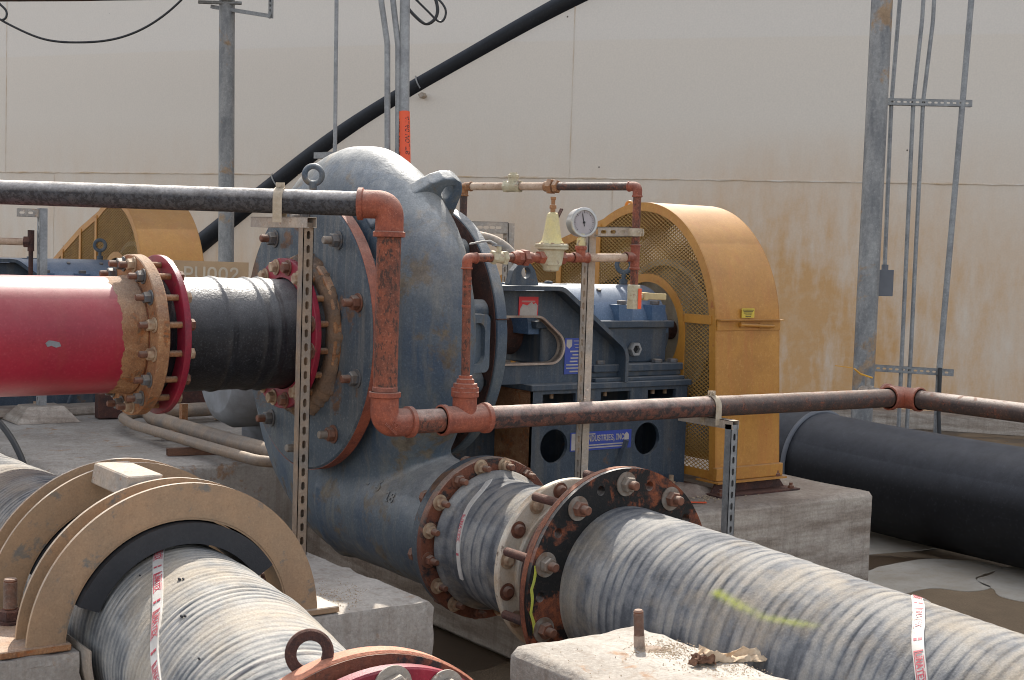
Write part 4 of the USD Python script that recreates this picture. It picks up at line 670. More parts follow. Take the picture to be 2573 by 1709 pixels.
st_ = obj('sticker', box(4.86, 4.945, 4.8245, 4.828, -0.291, -0.245), 'sticker', gd, label='small yellow warning sticker', smooth=False)
for z_, a_, b_ in ((-0.258, 4.87, 4.935), (-0.252, 4.865, 4.94), (-0.266, 4.872, 4.93), (-0.275, 4.885, 4.925), (-0.283, 4.885, 4.922)): obj('print_line', box(a_, b_, 4.8235, 4.8246, z_-0.003, z_), 'ink', st_, smooth=False)
bord = GP.difference(GP.buffer(-0.045, join_style='mitre')).difference(sbox(4.84, -1.2, 7.65, -1.07))
obj('border', prism(bord, [GX0-0.006, 0, 0], Y, Zv, 0.005), 'yellow', gd, smooth=25)
bpoly = GP.buffer(-0.02); hubR = 0.285; hub = Point(AY, AZ).buffer(hubR, quad_segs=24)
hubring = hub.difference(Point(AY, AZ).buffer(hubR-0.042, quad_segs=24)).difference(sbox(AY-1, -2, AY+1, -0.55)).union(sbox(AY-hubR, -0.60, AY-hubR+0.042, AZ))
obj('hub_ring', prism(hubring, [GX0-0.008, 0, 0], Y, Zv, 0.006), 'yellow', gd, smooth=25)
bars = [sbox(4.86, -0.325, AY-hubR+0.003, -0.282), sbox(AY+hubR-0.003, -0.325, 6.9, -0.282).intersection(bpoly), sbox(5.72, -0.281, 5.76, 0.6).intersection(bpoly), sbox(6.05, -0.281, 6.09, 0.6).intersection(bpoly), sbox(6.45, -1.05, 6.49, -0.326).intersection(bpoly), sbox(6.45, -0.281, 6.49, 0.5).intersection(bpoly)]
for b_ in bars: obj('mesh_bar', prism(b_, [GX0-0.011, 0, 0], Y, Zv, 0.005), 'yellow', gd, smooth=False)
def expanded(poly, x, lw=0.032, sw=0.0095, wd=0.0034):
    """expanded metal: diamond strands in the plane x"""
    y0, z0, y1, z1 = poly.bounds; vs, fs = [], []; ctr = shapely.prepared.prep(poly)
    ny, nz = int((y1-y0)/lw)+2, int((z1-z0)/sw)+2
    base = np.array([[0, -1], [0, 1]])
    segs = []
    for j in range(nz):
        for i in range(ny):
            c = np.array([y0+(i+0.5*(j % 2))*lw, z0+j*sw])
            if not ctr.contains(Point(*c)): continue
            segs += [(c, c+[lw/2, sw]), (c, c+[-lw/2, sw])]
    S = np.array(segs); d = S[:, 1]-S[:, 0]; L = np.linalg.norm(d, axis=1, keepdims=True); nn = np.stack([-d[:, 1], d[:, 0]], 1)/L*wd/2
    q = np.stack([S[:, 0]+nn, S[:, 1]+nn, S[:, 1]-nn, S[:, 0]-nn], 1); n = len(q); V = np.zeros((n, 8, 3))
    V[:, :4, 1:] = q; V[:, 4:, 1:] = q; tl_ = np.where(np.arange(n) % 2, 0.0018, -0.0018)[:, None]; V[:, :4, 0] = x-0.0012+tl_*0.3; V[:, 4:, 0] = x+0.0012+tl_*0.3
    F = np.array([[0, 1, 2], [0, 2, 3], [4, 6, 5], [4, 7, 6], [0, 4, 5], [0, 5, 1], [3, 2, 6], [3, 6, 7]]); f = (F[None]+8*np.arange(n)[:, None, None]).reshape(-1, 3)
    return trimesh.Trimesh(V.reshape(-1, 3), f, process=False)
near_open = GP.buffer(-0.03).difference(Point(AY, AZ).buffer(hubR-0.03)).difference(sbox(AY-hubR+0.03, -1.2, AY+hubR-0.03, AZ)).difference(sbox(4.88, -1.2, 7.6, -1.05))
obj('mesh_panel', expanded(near_open, GX0-0.001), 'mesh', gd, smooth=False, kind='stuff')
obj('far_mesh_panel', expanded(GP.buffer(-0.03), GX1-0.004, wd=0.0062), 'mesh', gd, smooth=False, kind='stuff')
obj('far_border', prism(bord, [GX1-0.002, 0, 0], Y, Zv, 0.004), 'yellow', gd, smooth=25)
def pulley(c, r, w, parent):
    prof = [(0, r*0.3), (0, r*0.28)]; g = [(0, r)]
    n = 6
    for k in range(n): s = 0.01+k*(w-0.02)/n; g += [(s, r), (s+(w-0.02)/n*0.3, r-0.02), (s+(w-0.02)/n*0.7, r-0.02), (s+(w-0.02)/n, r)]
    g += [(w, r)]; disc = lathe([(w*0.3, 0.05)]+[(w*0.3, r-0.03), (0, r-0.03)]+g+[(w, r-0.03), (w*0.6, r-0.03), (w*0.6, 0.05)], c, X, 48, closed=True); return disc
obj('pulley', pulley([4.80, AY, AZ], 0.36, 0.20, gd), 'pulley', gd, smooth=25); obj('pulley', pulley([4.80, 7.08, -0.72], 0.2, 0.20, gd), 'pulley', gd, smooth=25)
for k in range(5):
    xx = 4.83+k*0.035; a1, a2 = np.array([AY, AZ]), np.array([7.08, -0.72]); dv = nrm(np.r_[a2-a1, 0])[:2]; pv = np.array([-dv[1], dv[0]])
    for sg_, q in ((1, 1), (-1, 1)): obj('belt', tube([[xx, *(a1+pv*sg_*0.352)], [xx, *(a2+pv*sg_*0.192)]], 0.009, 6), 'rubber_pad', gd)
obj('bottom_lip', cat(box(GX0-0.02, GX1+0.005, 4.768, 4.80, -1.072, -1.010, 0.003), box(GX0-0.03, GX1+0.01, 4.745, 4.9, -1.083, -1.074)), 'yellow', gd, smooth=30)
ftp = Polygon([(GX0-0.03, -1.138), (GX1+0.035, -1.138), (GX1-0.005, -1.084), (GX0+0.0, -1.084)])
obj('stand', cat(prism(Polygon([(GX0-0.03, -1.134), (GX1+0.045, -1.134), (GX1+0.0, -1.0845), (GX0+0.0, -1.0845)]), [0, 4.80, 0], X, Zv, 0.008), box(GX0-0.06, GX1+0.06, 4.70, 4.84, -1.139, -1.131)), 'rust_dark', gd, smooth=False)
for p_ in ([5.15, 4.725, -1.131], [4.67, 4.725, -1.131], [5.10, 4.775, -1.074]): obj('bolt', cat(hexprism(p_, Zv, 0.016, 0.014), cyl(p_, np.array(p_)+[0, 0, 0.028], 0.009, 10)), 'rust_bolt', gd, smooth=25)
obj('lifting_eye', tube([np.array([4.78, 5.60+0.028*math.cos(q), 0.245+0.03*math.sin(q)]) for q in np.linspace(0, 2*PI, 25)[:-1]], 0.008, 10, False, True), 'yellow', gd)

# ------------------------------------------------------------------ second pump train, behind at left: only the frame and guard show
D2 = (-1.31, 4.0)
def copy_of(path, label, dx, dy, dz=0.0, group=None):
    name = re.sub(r'_\d{3}$', '', path.split('/')[-1]); p2 = uniq('/World', name); x = UsdGeom.Xform.Define(stage, p2)
    x.GetPrim().GetReferences().AddInternalReference(path); x.GetPrim().SetInstanceable(True)
    o = ORIGIN[path]; UsdGeom.Xformable(x).ClearXformOpOrder(); op_ = x.GetPrim().GetAttribute('xformOp:translate')
    x.AddTranslateOp().Set(Gf.Vec3d(o[0]+dx, o[1]+dy, o[2]+EYE+dz)) if not op_ or not op_.IsDefined() else (op_.Set(Gf.Vec3d(o[0]+dx, o[1]+dy, o[2]+EYE+dz)), x.GetXformOpOrderAttr().Set(['xformOp:translate']))
    catg = stage.GetPrimAtPath(path).GetCustomDataByKey('category'); meta(x.GetPrim(), label, catg, group); return p2
copy_of(gd, 'far belt guard at left, its arched ochre sheet above the tan stencilled panel', *D2)
copy_of(fr, 'far dark blue bearing frame behind the crimson pipe at left', D2[0]+0.05, D2[1])
pp = thing('equipment_panel', 'tan panel with a worn white stencil behind the black suction hose', 'sign panel', (3.6, 8.2, -1.14))
pv_u = nrm([0.85, -0.52, 0]); pv_o = np.array([3.48, 8.35, -0.42])
obj('board', obox(pv_o+pv_u*0.08+Zv*0.14, pv_u, np.cross(Zv, pv_u), Zv, 0.62, 0.012, 0.30), 'tan_plate', pp, smooth=False)
obj('stencil_lettering', flat_text('PU002', 0.078, 0.001, pv_o+np.cross(pv_u, Zv)*0.0075+pv_u*0.03+Zv*0.175-pv_u*0.05, pv_u, Zv, bold=True), 'stencil', pp)
obj('leg', cat(box(3.36, 3.40, 8.42, 8.46, -1.14, -0.3), box(3.66, 3.70, 8.24, 8.28, -1.14, -0.3)), 'tan_plate', pp, smooth=False)
# ================================================================== suction line: crimson pipe, black hose spool
rp_ = thing('suction_pipe', 'crimson steel pipe entering from the left edge with a rusty bolted flange', 'pipe', (1.5, AY, -1.0))
obj('pipe', cyl([0.2, AY, AZ], [1.985, AY, AZ], 0.2286, 96), 'red', rp_)
tb_ = np.linspace(0, 2*PI, 401)[:-1]; kb = 0.5*(meshkit.fbm(np.stack([np.cos(tb_)*2.2, np.sin(tb_)*2.2, 0*tb_], -1), 3, 31)-0.5)+0.45*(meshkit.fbm(np.stack([np.cos(tb_)*12, np.sin(tb_)*12, 0*tb_], -1), 5, 33)-0.5)
obj('rust_band', grid(np.array([[[1.885+(kb[i]*0.05-0.006*math.sin(t) if k_ == 0 else 0)+dx_, AY-r_*math.cos(t), AZ+r_*math.sin(t)] for i, t in enumerate(tb_)] for k_, (dx_, r_) in enumerate(((0, 0.2290), (0.004+0.06, 0.2305), (0.075, 0.2345), (0.09, 0.2352), (0.0985, 0.2295)))]), True), 'rust_tan', rp_, label='bare rusty weld neck beside the flange')
ch_ = Polygon([(0.0, 0.004), (0.012, 0.014), (0.03, 0.012), (0.052, 0.006), (0.058, -0.008), (0.04, -0.013), (0.022, -0.006), (0.008, -0.010)])
obj('paint_chip', wrap(lambda s, t, h: np.array([1.59+s, AY-(0.2288+h)*math.cos(t/0.2286-0.07), AZ+(0.2288+h)*math.sin(t/0.2286-0.07)]), prism(ch_, [0, 0, 0], X, Y, 0.0006)), 'motor', rp_, label='bare grey chip in the red paint', smooth=False)
fl = obj('flange', ring([1.985, AY, AZ], X, 0.20, 0.3175, 0.048, 96, 0.004), 'rust_tan', rp_)
for k in range(16):
    dg = 11.25+22.5*k; fastener(rp_, pt(1.984, 0.283, dg), -X, 0.023, 0.026, stud=0.03, mat='bolt_dark' if k % 3 else 'bolt_tan')
sp = thing('hose_spool', 'short black rubber hose spool between the crimson flange and the pump cover', 'hose', (2.4, AY, -1.0))
def spool_r(x):
    r = 0.2305
    for xb in (2.325, 2.475, 2.535): r += 0.0065*math.exp(-((x-xb)/0.010)**2)+0.003*math.exp(-((x-xb-0.016)/0.008)**2)
    if x < 2.2: r += 0.035*max(0, 1-(x-2.04)/0.05) if x < 2.09 else 0
    if x > 2.64: r += 0.035*max(0, (x-2.66)/0.07)
    return r
xs = np.arange(2.036, 2.728, 0.004); th = np.arange(96)*2*PI/96
Pm = np.array([[[x, AY-spool_r(x)*math.cos(t), AZ+spool_r(x)*math.sin(t)] for t in th] for x in xs])
kk = (meshkit.noise(Pm*np.array([9, 6, 6]), 4)-0.5)[..., None]*0.006; cen = np.array([0, AY, AZ]); rad = Pm-cen; rad[..., 0] = 0; rad /= np.linalg.norm(rad, axis=-1, keepdims=True)
hsp = obj('hose', grid(Pm+rad*kk, True), 'rubber', sp, smooth=True)
obj('end_gasket', lathe([(0, 0.2), (0, 0.262), (0.012, 0.262), (0.012, 0.2)], [2.033, AY, AZ], X, 72, closed=True), 'tape_white', sp)
for x0, xf in ((2.093, 2.032), (2.648, 2.725)):
    rg = obj('backing_ring', ring([x0, AY, AZ], X, 0.236, 0.3175, 0.026, 96, 0.003), 'red_ring', sp)
    for k in range(16):
        dg = 11.25+22.5*k
        if xf < x0:   # long studs back to the crimson flange, head on the far face
            b = obj('bolt', cat(cyl(pt(x0+0.0265, 0.283, dg), pt(x0+0.030, 0.283, dg), 0.03, 20), hexprism(pt(x0+0.03, 0.283, dg), X, 0.023, 0.02, RNG.uniform(0, 1))), 'bolt_tan' if k % 2 else 'rust_bolt', rg, smooth=25)
            obj('stud', cyl(pt(2.034, 0.283, dg), pt(x0-0.001, 0.283, dg), 0.0125, 14), 'rust_tan', b)
        else:
            b = obj('bolt', cat(cyl(pt(x0-0.0005, 0.283, dg), pt(x0-0.0045, 0.283, dg), 0.034, 20), hexprism(pt(x0-0.004, 0.283, dg), -X, 0.024, 0.024, RNG.uniform(0, 1))), 'bolt_tan' if k % 3 else 'rust_bolt', rg, smooth=25)
            obj('stud', cyl(pt(x0+0.027, 0.283, dg), pt(xf+0.012, 0.283, dg), 0.0135, 14), 'rust_tan', b)
# ================================================================== hoses along y
from scipy.interpolate import CubicSpline
h2c = CubicSpline([1.5, 1.9, 2.5, 3.1, 3.9, 5, 8], np.array([[1.24, 1.5, -1.42], [1.33, 1.9, -1.335], [1.42, 2.5, -1.255], [1.505, 3.1, -1.165], [1.543, 3.9, -1.12], [1.543, 5, -1.12], [1.543, 8, -1.12]]))
h3c = CubicSpline([0.6, 1.0, 1.6, 2.6, 3.5, 4.6], np.array([[3.1, 0.6, -1.41], [3.1, 1.0, -1.35], [3.1, 1.6, -1.265], [3.1, 2.6, -1.182], [3.1, 3.5, -1.141], [3.1, 4.6, -1.122]]))
f2_, f3_ = (lambda y: h2c(y)), (lambda y: h3c(y))
def ribbon(pfn, R, pts, w, parent, logo=True, pitch=0.19, start=0.0):
    """a printed tape wrapped over a hose; pts: (y, degrees)"""
    P = np.array([(math.radians(a)*R, -y) for y, a in pts]); Q = spline(np.c_[P, np.zeros(len(P))], 60)[:, :2] if len(P) > 2 else np.array([P[0]+(P[1]-P[0])*k/40 for k in range(41)])
    s_ = np.r_[0, np.cumsum(np.linalg.norm(np.diff(Q, axis=0), axis=1))]; T = np.gradient(Q, axis=0); T /= np.linalg.norm(T, axis=1, keepdims=True); Nn = np.stack([-T[:, 1], T[:, 0]], 1); surf = on_hose(pfn, R)
    def at(s, t, h):
        q = np.array([np.interp(s, s_, Q[:, k]) for k in (0, 1)])+t*np.array([np.interp(s, s_, Nn[:, k]) for k in (0, 1)]); return surf(-q[1], q[0]/R, h)
    ts = np.linspace(-w/2, w/2, 5); G = np.array([[at(s, t, 0.0008+0.0006*math.sin(s*40)) for t in ts] for s in s_])
    Gb = np.array([[at(s, t, -0.006) for t in ts[::-1]] for s in s_])
    tp = obj('tape', grid(np.concatenate([G, Gb], 1), True), 'tape_white', parent, smooth=60)
    if logo:
        s = start; big = 0.105
        while s < s_[-1]-0.02:
            hL = w*0.52
            g = meshkit.text_mesh('LiNATEX', hL, 0.0005, True); v = np.asarray(g.vertices).copy(); v[:, 0] *= 0.095/v[:, 0].max(); v[:, 1] -= hL*0.5
            ok = s+0.1 < s_[-1]
            if ok:
                g1 = wrap(lambda a, b, c, s=s: at(s+a, b, 0.0016+c), trimesh.Trimesh(v, g.faces, process=False))
                def bar(a0, a1, b0, b1, s=s):
                    n = 10; v2 = np.array([[at(s+a0+(a1-a0)*i/n, b, hh) for b, hh in ((b0, 0.0016), (b1, 0.0016), (b1, 0.0021), (b0, 0.0021))] for i in range(n+1)]); return grid(v2, True)
                fr_ = [bar(-0.006, 0.10, -w*0.40, -w*0.34), bar(0.012, 0.052, w*0.34, w*0.40), bar(0.062, 0.10, w*0.34, w*0.40), bar(-0.006, -0.001, -w*0.40, w*0.40)]
                obj('lettering', cat(g1, *fr_), 'tape_red', tp, smooth=False)
            s2 = s+big+0.035
            if s2+0.015 < s_[-1]:
                obj('lettering', cat(*[grid(np.array([[at(s2+a, b, hh) for b, hh in ((b0, 0.0016), (b1, 0.0016), (b1, 0.0021), (b0, 0.0021))] for a in (0, 0.009)]), True) for b0, b1 in ((-w*0.36, -w*0.08), (0.0, w*0.36))]), 'tape_red', tp, smooth=False)
            s += pitch
    return tp
lh = thing('discharge_hose', 'ribbed grey rubber hose at lower left passing under the tan saddle clamps', 'hose', (1.543, 4.0, -1.4))
worn(obj('hose', hose_tube(f2_, 7.6, 1.55, 0.253, 0.026, 0.0032, 112, 6, 1), 'hose_near', lh, smooth=True))
ribbon(f2_, 0.2585, [(3.80, 95), (3.70, 105), (3.578, 116), (3.433, 129.5), (3.329, 141.5), (3.267, 150), (3.2, 157), (3.14, 162.5), (3.05, 170)], 0.030, lh, start=0.075)
for p_ in ((3.46, 112, .008), (3.45, 110.4, .006), (3.27, 127, .008), (3.26, 125.6, .007), (3.62, 125, .005), (3.05, 134, .006)): 
    q_ = on_hose(f2_, 0.2575)(p_[0], math.radians(p_[1]), 0); n_ = nrm(q_-h2c(p_[0])); obj('scar', trimesh.Trimesh(*(lambda b: (np.asarray(b.vertices)*np.array([1, 2.0, 1])*p_[2]+q_, b.faces))(trimesh.creation.icosphere(1, 0.5)), process=False), 'rubber_pad', lh, smooth=False)
rh = thing('discharge_hose', 'ribbed grey rubber hose running from the big black bolted flange to the lower right corner', 'hose', (3.1, 2.5, -1.5))
worn(obj('hose', hose_tube(f3_, 3.63, 0.62, 0.272, 0.038, 0.0026, 112, 6, 4), 'hose', rh, smooth=True))
ribbon(f3_, 0.2765, [(2.452, 62), (2.44, 75), (2.40, 86), (2.31, 109.2), (2.257, 124.5), (2.217, 135.1), (2.194, 141.3), (2.15, 155)], 0.031, rh, start=0.02)
# yellow green spray streak on the hose: a thin film that fades at its edges
sf = on_hose(f3_, 0.2785); us = np.linspace(0, 1, 60); tt = np.linspace(-1, 1, 17)
cy_ = np.interp(us, [0, .3, .6, 1], [2.95, 2.82, 2.72, 2.53]); ct_ = np.interp(us, [0, .3, .6, 1], [140.0, 143.2, 144.2, 137.5])
film = np.array([[sf(y+0.016*t, math.radians(a+4.2*t), 0.0015) for t in tt] for y, a in zip(cy_, ct_)])
soft = np.array([[math.exp(-(t*1.9)**2)*np.interp(u, [0, .06, .3, .5, .62, .85, 1], [0, 0.62, 0.42, 0.14, 0.32, 0.36, 0]) for t in tt] for u in us])
fp0 = obj('paint_streak', grid(film, False), 'spray_film', rh, label='yellow green spray paint streak', smooth=True)
UsdGeom.PrimvarsAPI(stage.GetPrimAtPath(fp0)).CreatePrimvar('soft', Sdf.ValueTypeNames.FloatArray, 'vertex').Set(Vt.FloatArray.FromNumpy(soft.ravel().astype(np.float32)))
# flanged pieces on the right discharge line
def pc_(y, r, dg): c = h3c(y); return np.array([c[0]+r*math.cos(math.radians(dg)), y, c[2]+r*math.sin(math.radians(dg))])
ss = thing('hose_spool', 'short grey hose spool with rusty and white flanges at the pump discharge', 'hose', (3.1, 4.1, -1.45))
def fl_sp(y):
    return 0.028*math.exp(-((y-4.36)/0.03)**2)+(0.030*max(0, min(1, (3.965-y)/0.02)) if y < 3.985 else 0)
worn(obj('hose', hose_tube(f3_, 4.405, 3.90, 0.2475, 0.055, 0.0012, 112, 6, 8, flare=fl_sp), 'hose', ss, smooth=True))
ribbon(f3_, 0.2515, [(4.40, 62), (4.37, 90.7), (4.279, 121.3), (4.266, 141.3), (4.251, 159.5), (4.243, 171.5), (4.238, 187.3), (4.241, 204.6)], 0.020, ss, start=0.42)
rf = obj('rusty_flange', ring(h3c(4.425), -Y, 0.252, 0.3175, 0.035, 96, 0.004), 'rust_flange', ss)
for k in range(16): fastener(rf, pc_(4.3895, 0.288, 11.25+22.5*k), -Y, 0.022, 0.024, stud=0.032, mat=('bolt_tan', 'bolt_tan', 'rust_bolt')[k % 3], wr=0.031)
wf = obj('white_flange', ring(h3c(3.915), -Y, 0.235, 0.3175, 0.032, 96, 0.004), 'white', ss)
obj('lip', ring(h3c(3.8825), -Y, 0.20, 0.252, 0.02, 80, 0.004), 'white', wf)
for k in range(16):
    p_ = pc_(3.882, 0.286, 12+22.5*k); obj('bolt', cat(cyl(p_, p_-Y*0.003, 0.031, 20), lathe([(0.003, 0.021), (0.013, 0.021), (0.018, 0.015)], p_, -Y, 14)), 'bolt_tan' if k % 2 else 'rust_bolt', wf, smooth=30)
bf = thing('flange_joint', 'large black and rust flange with spaced bolts around the right discharge hose', 'flange', (3.1, 3.6, -1.5))
c3 = h3c(3.64); holes = shapely.union_all([Point(0.353*math.cos(math.radians(18*k)), 0.353*math.sin(math.radians(18*k))).buffer(0.017, quad_segs=5) for k in range(20) if k % 2 == 0])
fp = Point(0, 0).buffer(0.405, quad_segs=32).difference(Point(0, 0).buffer(0.262, quad_segs=24)).difference(holes)
bfo = obj('black_flange', prism(fp, h3c(3.64), X, Zv, 0.045), 'black_flange', bf, smooth=30)
obj('rim', lathe([(0.004, 0.4052), (0.004, 0.4068), (0.028, 0.4068), (0.028, 0.4052)], h3c(3.64), -Y, 96, closed=True), 'rust', bfo, label='bare rusty half of the flange edge')
for k in range(20):
    if k % 2 == 0: continue
    dg = 18*k; p_ = pc_(3.594, 0.353, dg)
    b = obj('bolt', cat(hexprism(p_-Y*0.004, -Y, 0.028, 0.026, RNG.uniform(0, 1))), 'bolt' if k % 4 == 1 else 'rust_bolt', bf, smooth=25)
    obj('washer', cyl(p_, p_-Y*0.004, 0.042, 28), 'bolt', b); obj('stud', lathe([(0, 0.0155), (0.055, 0.0155), (0.058, 0.012)], p_, -Y, 14), 'rust_bolt', b)
    if k in (5, 7, 9, 11, 3): obj('rod', cyl(p_+Y*0.046, p_+Y*(0.22 if k != 7 else 0.24), 0.0155, 16), 'rust_dark', b); obj('back_nut', cat(cyl(p_+Y*0.0465, p_+Y*0.05, 0.04, 20), hexprism(p_+Y*0.05, Y, 0.028, 0.024)), 'galv', b, smooth=25)
    else: obj('rod', cyl(p_+Y*0.046, p_+Y*0.10, 0.0155, 14), 'rust_dark', b)
obj('backing_ring', ring(h3c(3.79), -Y, 0.20, 0.295, 0.06, 80), 'rust_dark', bf); obj('gasket_ring', ring(h3c(3.725), -Y, 0.20, 0.34, 0.06, 80), 'rust_dark', bf)
yy_ = []
for k in range(30):   # yellow chalk rubbed along the edge of the face
    zz = -1.03-0.0078*k; rr = 0.398-0.007*abs(math.sin(k*0.31)); a_ = PI-math.asin((zz+1.143)/rr); w_ = 0.006+0.010*meshkit.noise(np.array([k*0.23, 0.5, 0.2]), 3)
    yy_.append([[3.1+(rr-w_*q_)*math.cos(a_), 3.5945-0.0006-(0.0004 if 0 < q_ < 1 else 0), -1.1405+(rr-w_*q_)*math.sin(a_)] for q_ in (0, 0.3, 0.7, 1)])
obj('paint_mark', grid(np.array(yy_), False), 'spray', bfo, smooth=False)
# foreground flange pair on the left hose
ff = thing('flange_joint', 'orange rusty flange pair with a lifting ring at the bottom edge', 'flange', (1.42, 2.45, -1.6))
cA = np.array([1.431, 2.50, -1.258]); cB = np.array([1.445, 2.425, -1.233]); cN = nrm([-0.0, -1, -0.0])
fo = obj('flange', ring(cA, cN, 0.25, 0.42, 0.045, 96, 0.005), 'orange_flange', ff)
obj('flange_face', lathe([(0, 0.26), (0, 0.414), (0.003, 0.414), (0.003, 0.26)], cA+cN*0.0455, cN, 96, closed=True), 'rust_flange', fo)
obj('backing_ring', ring(cB, cN, 0.25, 0.375, 0.035, 96, 0.004), 'red_ring', ff)
e1, e2, _ = frame(cN)
for k in range(16):
    a_ = math.radians(66+22.5*k); dv = math.cos(a_)*e1+math.sin(a_)*e2; p_ = cB+dv*0.337+cN*0.0355
    b = obj('bolt', cat(cyl(p_, p_+cN*0.004, 0.046, 28), hexprism(p_+cN*0.004, cN, 0.031, 0.024, 0.3+k)), 'galv_dusty', ff, smooth=25); obj('stud', lathe([(0, 0.016), (0.05, 0.016), (0.053, 0.012)], p_, cN, 14), 'galv_dusty', b); obj('rod', cyl(p_-cN*0.037, p_-cN*0.09, 0.022, 16), 'galv_dusty', b)
lr = np.array([1.322, 2.50, -0.835]); rn = nrm([-0.35, -0.93, 0.1]); re1 = nrm(np.cross(Zv, rn)); re2 = np.cross(rn, re1)
obj('lifting_ring', ring(lr-rn*0.007, rn, 0.027, 0.050, 0.014, 40, 0.004), 'rust_dark', ff)

# tan saddle clamps over the left hose
sd_ = thing('saddle_clamp', 'pair of tan half round steel saddle clamps joined over the left hose', 'pipe clamp', (1.543, 3.9, -1.12))
def half(r0, r1, y0, y1, a0=0, a1=180, n=64):
    t = np.radians(np.linspace(a0, a1, n)); p = Polygon(np.vstack([np.c_[r1*np.cos(t), r1*np.sin(t)], np.c_[r0*np.cos(t[::-1]), r0*np.sin(t[::-1])]])); return prism(p, [1.543, y1, -1.12], X, Zv, y1-y0)
for ya in (3.694, 4.10):
    for yb in (ya, ya+0.095): obj('arch_plate', half(0.335, 0.434, yb, yb+0.012, 1.5, 178.5), 'tan', sd_, smooth=25)
    obj('inner_band', half(0.337, 0.345, ya+0.0125, ya+0.0945, 1.5, 178.5), 'tan', sd_, smooth=25); obj('inner_edge', half(0.329, 0.3345, ya+0.001, ya+0.105, 1.5, 178.5), 'tan', sd_, smooth=25)
for ya, yb in ((3.672, 3.83), (4.07, 4.23)): obj('rubber_pad', half(0.2645, 0.324, ya, yb, 33, 158), 'rubber_pad', sd_, smooth=25)
obj('cross_bar', obox([1.474, 3.955, -0.708], X, Y, [0.17, 0, 1], 0.105, 0.285, 0.062, 0.004), 'galv_dusty', sd_, smooth=25)
for sx in (-1, 1):
    xa = 1.543+sx*0.39
    obj('foot', box(xa-0.115 if sx < 0 else xa-0.075, xa+0.075 if sx < 0 else xa+0.115, 3.685, 4.24, -1.118, -1.098, 0.003), 'tan' if sx > 0 else 'rust_tan', sd_, smooth=30)
for x_, y_ in ((1.145, 3.965), (1.205, 3.82)):
    b = obj('bolt', cat(cyl([x_, y_, -1.0975], [x_, y_, -1.09], 0.036, 24), hexprism([x_, y_, -1.09], Zv, 0.030, 0.032, 0.4)), 'rust_dark', sd_, smooth=25)
    pr = [(0, 0.019)]
    for k in range(22): pr += [(0.004+k*0.0034, 0.0195), (0.0057+k*0.0034, 0.0172)]
    obj('stud', lathe(pr+[(0.082, 0.019), (0.086, 0.0165)], [x_, y_, -1.057], Zv, 20), 'rust_bolt', b, smooth=False)
for x_, y_ in ((1.95, 3.965), (1.99, 4.05)): obj('bolt', cat(hexprism([x_, y_, -1.0975], Zv, 0.030, 0.032, 0.4), cyl([x_, y_, -1.06], [x_, y_, -1.0], 0.018, 14)), 'rust_dark', sd_, smooth=25)
def liner(name, label, cx, cz, R, y0, y1): 
    t = np.radians(np.linspace(178, 362, 40)); p = Polygon(np.vstack([np.c_[(R+0.004)*np.cos(t), (R+0.004)*np.sin(t)], np.c_[R*np.cos(t[::-1]), R*np.sin(t[::-1])]])); single(name, prism(p, [cx, y1, cz], X, Zv, y1-y0), 'galv_dusty', label, 'liner', smooth=25)
liner('saddle_liner', 'thin curved steel liner between the left hose and its concrete block', 1.543, -1.112, 0.29, 3.60, 4.58)
liner('saddle_liner', 'thin curved steel liner edge beside the sandy right concrete block', 3.09, -1.165, 0.312, 2.0, 3.15)
# bare stud and debris on the right block
sdt = thing('anchor_stud', 'bare rusty threaded stud standing up from the sunlit right block', 'stud', (2.622, 2.955, -1.12))
pr = [(0.03, 0.0145)]
for k in range(19): pr += [(0.034+k*0.0034, 0.0150), (0.0357+k*0.0034, 0.0132)]
obj('thread', lathe(pr+[(0.101, 0.0145), (0.106, 0.011)], [2.622, 2.955, -1.12], [-0.06, 0.03, 1], 20), 'rust_bolt', sdt, smooth=False); obj('shank', cyl([2.622, 2.955, -1.124], [2.6204, 2.956, -1.088], 0.0158, 20), 'grout', sdt)
def rag(c, sx, sy, h, seed, n=26):
    u = np.linspace(-1, 1, n); U, V = np.meshgrid(u, u, indexing='ij'); P3 = np.stack([U*1.3, V*1.3, 0*U], -1); k1 = meshkit.fbm(P3*1.5, 5, seed); k2 = meshkit.fbm(P3*1.3+7, 4, seed+5); k3 = meshkit.fbm(P3*1.3+17, 4, seed+9)
    ex, ey = nrm([0.8, -0.42, 0]), nrm([0.42, 0.8, 0]); rr = 1-0.35*meshkit.noise(np.stack([np.arctan2(V, U)*1.5, 0*U, 0*U], -1), seed)
    Pp = np.array(c)+(U*rr*sx+(k2-0.5)*0.05)[..., None]*ex+(V*rr*sy+(k3-0.5)*0.05)[..., None]*ey; Pp[..., 2] += 0.002+np.maximum(0, (k1-0.33)*h*2.2); g = grid(Pp, False); g2 = trimesh.Trimesh(np.asarray(g.vertices)+[0, 0, -0.0015], np.asarray(g.faces)[:, ::-1], process=False); return cat(g, g2)
single('paper_scrap', rag([2.755, 2.725, -1.119], 0.105, 0.040, 0.032, 3), 'paper', 'crumpled dirty paper bag scrap beside the right hose', 'paper scrap', smooth=50)
single('paper_scrap', rag([2.655, 2.735, -1.119], 0.034, 0.026, 0.026, 8), 'wood', 'small dark scrap of torn rag left of the pale paper scrap', 'rag scrap', smooth=50)
gr = []
ico = trimesh.creation.icosphere(0, 1.0); iv, if_ = np.asarray(ico.vertices), np.asarray(ico.faces)
def pebble(c, s): gr.append(trimesh.Trimesh(iv*np.array([s, s*RNG.uniform(.6, 1.2), s*RNG.uniform(.5, .8)])+np.asarray(c)+[0, 0, s*0.3], if_, process=False))
